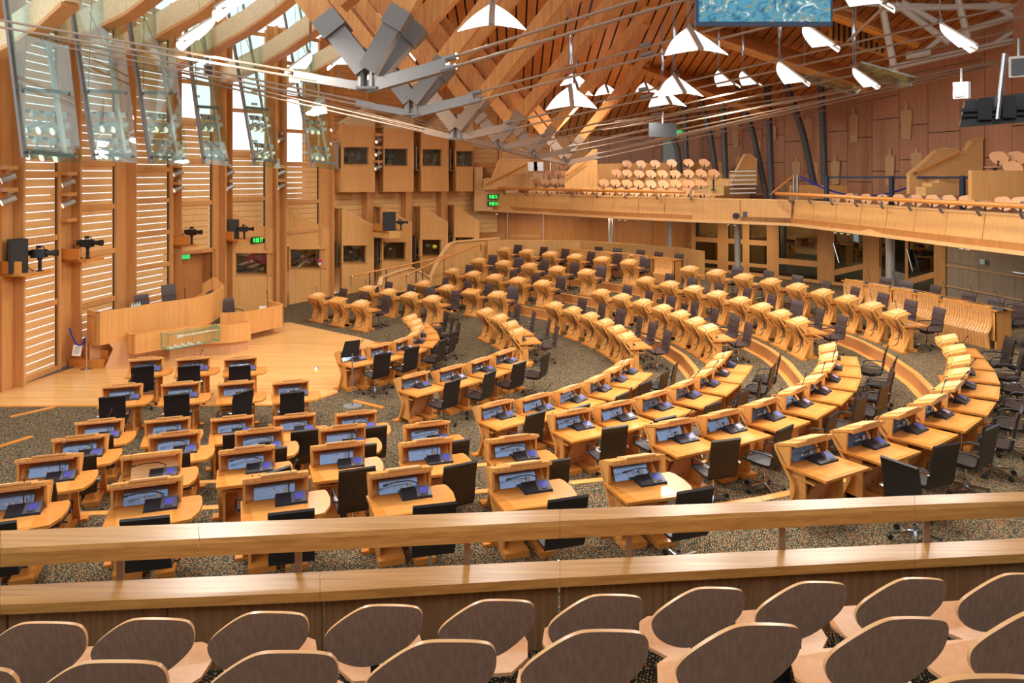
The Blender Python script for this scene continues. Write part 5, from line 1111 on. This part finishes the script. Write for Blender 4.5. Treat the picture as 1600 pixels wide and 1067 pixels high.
# glass sails
FINS = [(((8,-8),(39,246)),((98,-8),(128,256)),16),(((109,-8),(148,250)),((186,-8),(216,255)),18),(((195,-8),(236,255)),((262,-8),(295,258)),20),(((283,-8),(319,256)),((322,-8),(361,260)),22.5),(((352,-8),(398,258)),((392,-8),(439,264)),25),(((442,10),(488,261)),((483,10),(526,266)),28)]
for k, ((a, b), (c, d), D) in enumerate(FINS):
    f = lambda s, t, o_=0: at((a[0]+(b[0]-a[0])*t)*(1-s)+(c[0]+(d[0]-c[0])*t)*s, (a[1]+(b[1]-a[1])*t)*(1-s)+(c[1]+(d[1]-c[1])*t)*s, D+.55*s+o_)
    B0 = f(0, 1); o = empty('glass_sail', '%s tall hanging glass sail from the left edge' % ORD[k], 'glass panel', B0)
    m = MB(); m.prism([f(0,1)-B0, f(1,1)-B0, f(1,-.05)-B0, f(0,-.05)-B0], (0,.02,0)); part(m, 'pane', 'fin_glass', o)
    m = MB(); m.bar(f(0,1)-B0, f(0,-.05)-B0, .06, .17, (0,1,0)); part(m, 'edge_mast', 'steel', o)
    m = MB(); m.bar(f(.72,.96,.35)-B0, f(.62,-.05,.35)-B0, .05, .14, (0,1,0)); part(m, 'rear_mast', 'steel_paint', o)
    m = MB()
    for t in (.58 if k < 3 else .66, .96): m.bar(f(.05,t,.2)-B0, f(.9,t,.2)-B0, .06, .09)
    for t in (.58 if k < 3 else .66, .96):
        for s in (.1, .92): m.tube([f(s,t,.2)-B0, f(s,t,-.12)-B0], .03, 6)
    m.tube([f(.1,.56,.1)-B0, f(.45,.0,.1)-B0], .01, 4); m.tube([f(.85,.56,.1)-B0, f(.35,.1,.1)-B0], .01, 4)
    part(m, 'cross_rails', 'steel', o)
    for q, t in enumerate((.71, .87)):
        p = f(.1,t,.6); m = MB(); dlt = f(.9,t,.6)-p; m.bar((0,0,0), dlt, .05, .06); lb = m.build('lighting_bar', 'column_grey'); lb.location = p; tag(lb, '%s dark lighting bar behind the %s glass sail' % (['upper','lower'][q], ORD[k]), 'lighting bar')
        for j in range(3):
            pp = p+dlt*(.2+.3*j)-Vector((0,0,.42)); dup(SPOT, pp, -.5, '%s stage spot on the %s lighting bar behind the %s glass sail' % (ORD[j], ['upper','lower'][q], ORD[k]), 'stage spots behind the glass sails', None, 1.5)
# hanging winged lamps
def make_lamp():
    o = empty('hanging_lamp', 'x', 'lamp')
    for s, tip in ((-1, (-.56,-.18,-.14)), (1, (.56,-.10,-.10))):
        m = MB(); ap = Vector((.03*s,.24,.40)); ft = Vector((.05*s,-.32,-.06)); tp = Vector(tip); n = 8
        top = [ap.lerp(tp, t/n)+Vector((.02*s,.10,.05))*math.sin(PI*t/n) for t in range(n+1)]; bot = [ft.lerp(tp, t/n)+Vector((0,-.06,-.0))*math.sin(PI*t/n) for t in range(n+1)]
        for i in range(n): m.quad_box([top[i], top[i+1], bot[i+1]+Vector((0,0,0 if i < n-1 else .0)), bot[i]], [p+Vector((0,0,.018)) for p in (top[i], top[i+1]+Vector((0,.001,0)), bot[i+1], bot[i])])
        part(m, 'wing', 'lamp_glow', o)
        m = MB(); a = ap.lerp(tp, .42)+Vector((.02*s,.09,.03)); b = ft.lerp(tp, .42)+Vector((0,-.05,-.02)); 
        if s > 0: m.bar(a, b, .035, .03); part(m, 'rib', 'grey_wood', o)
    m = MB(); m.bar((0,.25,.43),(0,-.34,-.05), .10, .05); part(m, 'spine', 'grey_wood', o)
    m = MB(); m.lathe((.0,.24,.44), [(.03,-.03),(.03,.05)], 8)
    for x in (-.1, .0, .12): m.tube([(x,.2,.38),(x*.3,.25,.6),(x*.2,.25,2.2)], .006, 4)
    part(m, 'suspension', 'steel', o)
    m = MB(); m.lathe((.02,.25,.95), [(.005,-.08),(.04,0),(.04,.55),(.005,.65)], 8); part(m, 'counterweight', 'chrome', o, True)
    return o
LP_ = make_lamp()
LAMPS = [(769,38,12.2,0,'large lamp before the timber struts at top centre'),(372,10,11,-1.0,'large lamp cut by the top edge at upper left'),(311,60,12.4,-1.0,'large lamp below the one at upper left'),(538,98,19,-.9,'lamp just left of the first truss node'),(564,131,27,-.9,'small lamp just below the first truss node'),(634,95,26,-.7,'lamp right of the first truss node'),(470,105,20,-.9,'slim lamp at the sixth glass sail'),(892,162,17,0,'larger lamp of the group right of the truss centre'),(897,129,30,0,'small lamp above that group'),(902,145,28,.1,'small lamp in the middle of that group'),(1084,76,12.4,.1,'large lamp left below the hanging screen'),(1040,160,21,.2,'lower lamp of the centre right cluster'),(1060,143,17.5,.2,'upper lamp of the centre right cluster'),(1010,142,33,.1,'tiny lamp left of the centre right cluster'),(948,145,33,.1,'tiny lamp between two timber struts'),(1278,68,13.6,.7,'lamp right below the hanging screen'),(1133,130,22.5,.6,'left lamp of the pair under the right ceiling'),(1170,129,25,.6,'right lamp of the pair under the right ceiling'),(1235,124,16,.7,'lamp beside the grey reflector panel'),(1350,4,10.8,.5,'large lamp cut by the top edge at upper right'),(1493,68,13.2,.8,'lamp before the tubular frame'),(1350,130,18.6,.8,'lamp under the larger reflector panel')]
for u, v, D, rz, nm in LAMPS:
    p = at(u, v, D)-Vector((0,0,.02)); d = dup(LP_, p, rz, 'white winged hanging lamp, %s' % nm, 'winged hanging lamps', None, 1.0 if D < 14 else 1.05)
    l = bpy.data.lights.new('lamp_light', 'AREA'); l.shape = 'DISK'; l.size = .8; l.energy = 150; l.color = (1,.95,.87); o = bpy.data.objects.new('lamp_light', l); C.objects.link(o); o.parent = d; o.location = (0,0,-.25)
remove_tree(LP_)
# box loudspeakers hanging under the roof
for k, (u, v, D) in enumerate(((1502,141,14),(1592,104,11),(326,110,20),(460,120,20),(528,128,24))):
    o = empty('box_loudspeaker', ['grey box loudspeaker hanging from the tie rods at the right','grey box loudspeaker cut by the right edge','grey box loudspeaker behind the fourth glass sail','grey box loudspeaker beside the fifth glass sail','grey box loudspeaker right of the sixth glass sail'][k], 'loudspeaker', at(u, v, D), -.5 if k < 2 else .6)
    m = MB(); m.quad_box([(-.14,-.12,-.17),(.10,-.16,-.17),(.16,.12,-.15),(-.10,.14,-.15)], [(-.14,-.12,.14),(.10,-.16,.14),(.16,.12,.16),(-.10,.14,.16)]); part(m, 'cabinet', 'steel_paint', o); m = MB(); m.box(-.11,.06,-.165,-.135,-.14,.10); part(m, 'grille', 'column_grey', o); m = MB(); m.tube([(0,0,.15),(0,0,.42)], .02, 6); part(m, 'bracket', 'steel', o)
# screens
A = at(1086.5, 41, 9.2); B = at(1299.5, 41, 9.2); o = empty('hanging_screen', 'wide black framed screen hanging at the top edge', 'screen', A.lerp(B, .5)); w = (B-A).length/2
m = MB(); m.box(-w,w,-.03,.05,0,1.0); part(m, 'frame', 'frame_blue', o)
m = bpy.data.materials.new('screen_reflection'); m.use_nodes = True; nt = m.node_tree; b = nt.nodes['Principled BSDF']; b.inputs['Roughness'].default_value = .15  # blue-green reflection on the screen, painted as noise with a glow
tc = nt.nodes.new('ShaderNodeTexCoord'); mp = nt.nodes.new('ShaderNodeMapping'); mp.inputs['Rotation'].default_value = (0,.5,0); mp.inputs['Scale'].default_value = (3.2,1,5)
vo = nt.nodes.new('ShaderNodeTexVoronoi'); vo.inputs['Scale'].default_value = 2.2; nz = nt.nodes.new('ShaderNodeTexNoise'); nz.inputs['Scale'].default_value = 1.6; nz.inputs['Distortion'].default_value = 2.2; cr = nt.nodes.new('ShaderNodeValToRGB'); e = cr.color_ramp.elements
e[0].position = .3; e[0].color = srgb(20,70,96); e[1].position = .72; e[1].color = srgb(190,220,245); q = e.new(.5); q.color = srgb(60,140,170); q = e.new(.58); q.color = srgb(110,120,90)
for a, b2 in ((tc.outputs['Object'], mp.inputs[0]), (mp.outputs[0], nz.inputs['Vector']), (nz.outputs[0], cr.inputs[0]), (cr.outputs[0], b.inputs['Base Color']), (cr.outputs[0], b.inputs['Emission Color'])): nt.links.new(a, b2)
b.inputs['Emission Strength'].default_value = .55; M['screen_reflection'] = m
m = MB(); m.box(-w+.035,w-.03,-.036,-.03,.05,.97); part(m, 'picture', 'screen_reflection', o); m = MB(); m.tube([(0,.1,.9),(0,.1,3)], .04, 8); part(m, 'pole', 'steel', o)  # front sheet carries the painted reflection
o = empty('hanging_screen', 'black screen seen from behind on a steel pole at the right', 'screen', at(1566,170,8.4), -.5); m = MB(); m.quad_box([(-.42,0,-.20),(.6,0,-.13),(.6,.05,-.13),(-.42,.05,-.20)], [(-.36,.06,.12),(.62,.06,.22),(.62,.11,.22),(-.36,.11,.12)]); part(m, 'back', 'black', o)
m = MB(); m.box(-.24,-.10,-.05,.0,-.12,.13); m.box(.0,.13,-.05,.0,-.11,.14); m.box(-.4,.35,-.03,.0,-.02,.02); m.box(-.4,.35,-.03,.0,-.08,-.05); part(m, 'bracket', 'console', o); m = MB(); m.tube([(-.05,-.07,-.12),(.02,-.07,.62)], .028, 8); part(m, 'pole', 'chrome', o)
o = empty('hanging_screen', 'small black screen hanging before the rear gallery doors', 'screen', at(1035,214,22), .2); m = MB(); m.box(-.44,.44,-.02,.04,0,.42); part(m, 'frame', 'black', o); m = MB(); m.box(-.3,.3,.04,.1,.1,.3); part(m, 'bracket', 'console', o); m = MB(); m.tube([(0,0,.4),(0,0,.75)], .03, 6); part(m, 'pole', 'steel', o)
# ------------------------------------------------------------------ the visitors' gallery in the foreground
def eyeD(v, drop): return drop*F_PX/(v-HOR)
nearL = [(-120,951),(0,945),(500,925),(875,903),(1430,874),(1720,859)]; farL = [(-120,920),(0,915),(500,893),(875,875.5),(1430,849),(1720,835)]
LN = [Vector((gx(u, eyeD(v,2.41)), eyeD(v,2.41), 3.06)) for u, v in nearL]; LF = [Vector((gx(u, eyeD(v,2.41)), eyeD(v,2.41), 3.06)) for u, v in farL]
o = empty('gallery_ledge', 'broad oak ledge on top of the foreground gallery wall', 'ledge', LN[2]); b0 = Vector(o.location)
for i in range(5):
    a, b, c, d = LN[i]-b0, LN[i+1]-b0, LF[i+1]-b0, LF[i]-b0; g = (b-a).normalized()*.0012; m = MB(); m.quad_box([p+Vector((0,0,-.055)) for p in (a+g,b-g,c-g,d+g)], [p for p in (a+g,b-g,c-g,d+g)]); part(m, 'plank', 'rail_oak', o)
m = MB()
for i in range(5):
    L = (LN[i+1]-LN[i]).length; n = max(1, round(L/1.0))
    for k in range(n):
        a = LN[i].lerp(LN[i+1], k/n)-b0; b = LN[i].lerp(LN[i+1], (k+1)/n)-b0; g = (b-a).normalized()*.008; y = Vector((0,.06,0)); m.quad_box([p+Vector((0,0,-.9)) for p in (a+g+y,b-g+y,b-g+y*2,a+g+y*2)], [p+Vector((0,0,-.058)) for p in (a+g+y,b-g+y,b-g+y*2,a+g+y*2)])
part(m, 'wall_panels', 'ledge_wall', o)
rf = [(-120,834),(0,829),(310,817.5),(875,795.5),(1430,774),(1720,764)]; rn_ = [(-120,863),(0,857),(310,842),(875,814.5),(1430,789),(1720,778)]
RF = [Vector((gx(u, eyeD(v,2.13)), eyeD(v,2.13), 3.34)) for u, v in rf]; RN_ = [Vector((gx(u, eyeD(v,2.13)), eyeD(v,2.13), 3.34)) for u, v in rn_]
o = empty('gallery_rail', 'thick oak leaning rail in the foreground', 'handrail', RN_[2]); b0 = Vector(o.location)
for i in range(5):
    a, b, c, d = RN_[i]-b0, RN_[i+1]-b0, RF[i+1]-b0, RF[i]-b0; g = (b-a).normalized()*.0012; m = MB()
    loop = lambda p, q: [p+Vector((0,.0,-.105)), p+Vector((0,-.0,-.03)), p+Vector((0,.012,-.004)), q+Vector((0,0,0)), q+Vector((0,0,-.105))]
    m.quad_box(loop(a+g, d+g), loop(b-g, c-g)); part(m, 'beam', 'rail_oak', o)
for u in (188,466,730,983,1222,1448,1660):
    k = max(i for i in range(len(farL)-1) if farL[i][0] <= u); s = (u-farL[k][0])/(farL[k+1][0]-farL[k][0]); p = LF[k].lerp(LF[k+1], s); D = p.y+.035; m = MB(); x = gx(u, D); m.box(x-.02-b0.x, x+.02-b0.x, D-b0.y-.006, D-b0.y+.012, 2.7-b0.z, 3.25-b0.z); part(m, 'post', 'warm_steel', o)
m = MB(); m.quad_box([(-3.6,3.2,2.5),(4.6,3.6,2.5),(4.6,5.0,2.5),(-3.6,4.45,2.5)], [(-3.6,3.2,2.6),(4.6,3.6,2.6),(4.6,4.85,2.6),(-3.6,4.25,2.6)])
m.quad_box([(-3.6,2.0,2.5),(4.6,2.4,2.5),(4.6,3.55,2.5),(-3.6,3.1,2.5)], [(-3.6,2.0,3.05),(4.6,2.4,3.05),(4.6,3.55,3.05),(-3.6,3.1,3.05)])
m.quad_box([(-3.6,-1,2.5),(4.6,-1,2.5),(4.6,2.3,2.5),(-3.6,1.95,2.5)], [(-3.6,-1,3.5),(4.6,-1,3.5),(4.6,2.3,3.5),(-3.6,1.95,3.5)])
struct(m.build('floor_gallery', 'carpet'), 'carpeted tiers of the foreground gallery')
OS = [('front',[(35,970),(207,964),(390,954),(573,943),(752,935),(925,927),(1087,916),(1250,907),(1408,901),(1568,894)],2.07),('second',[(-110,1040),(130,1030),(405,1015),(660,998),(905,982),(1150,972),(1385,962),(1612,948)],1.60),('third',[(1480,1052)],1.17)]
for rn, L_, drop in OS:
    for i, (u, v) in enumerate(L_):
        D = eyeD(v, drop)-.0; p = at(u, v, D); sc = 1.04 if rn == 'front' else 1.0; s2 = sc
        dup(SS, (p.x, p.y+.30*s2, p.z-.86*s2), .10, 'plywood gallery seat in the foreground, %s from the left in the %s row' % (ORD[i], rn), 'plywood seats in the foreground', None, s2)
remove_tree(SS); remove_tree(SPOT)

# unseen walls close the hall, cut frontal light, grey to limit orange bounce
m = MB(); m.box(-13.4,24,-3.6,-3.4,0,9.5); struct(m.build('wall_rear', 'grey_wood'), 'unseen grey wood wall behind the foreground gallery')
m = MB(); m.box(23.9,24.1,-3.4,17,0,9.5); struct(m.build('wall_right_end', 'grey_wood'))

for k, (u, v, z) in enumerate(((1421,573,.74),(1262,582,.45),(494,574,.02))):
    D = F_PX*(EYE-z)/(v-HOR)-.12; o = empty('step_light', ['small white step light at the end of the back row riser','small white step light at the end of the fifth row riser','small white floor light at the end of the front far desks'][k], 'light', (gx(u, D), D, z-.04))
    m = MB(); m.tube([(0,.0,.04),(0,.06,.04)], .05, 12); part(m, 'ring', 'steel', o); m = MB(); m.tube([(0,-.008,.04),(0,.0,.04)], .036, 12); part(m, 'lens', 'lamp_glow', o)
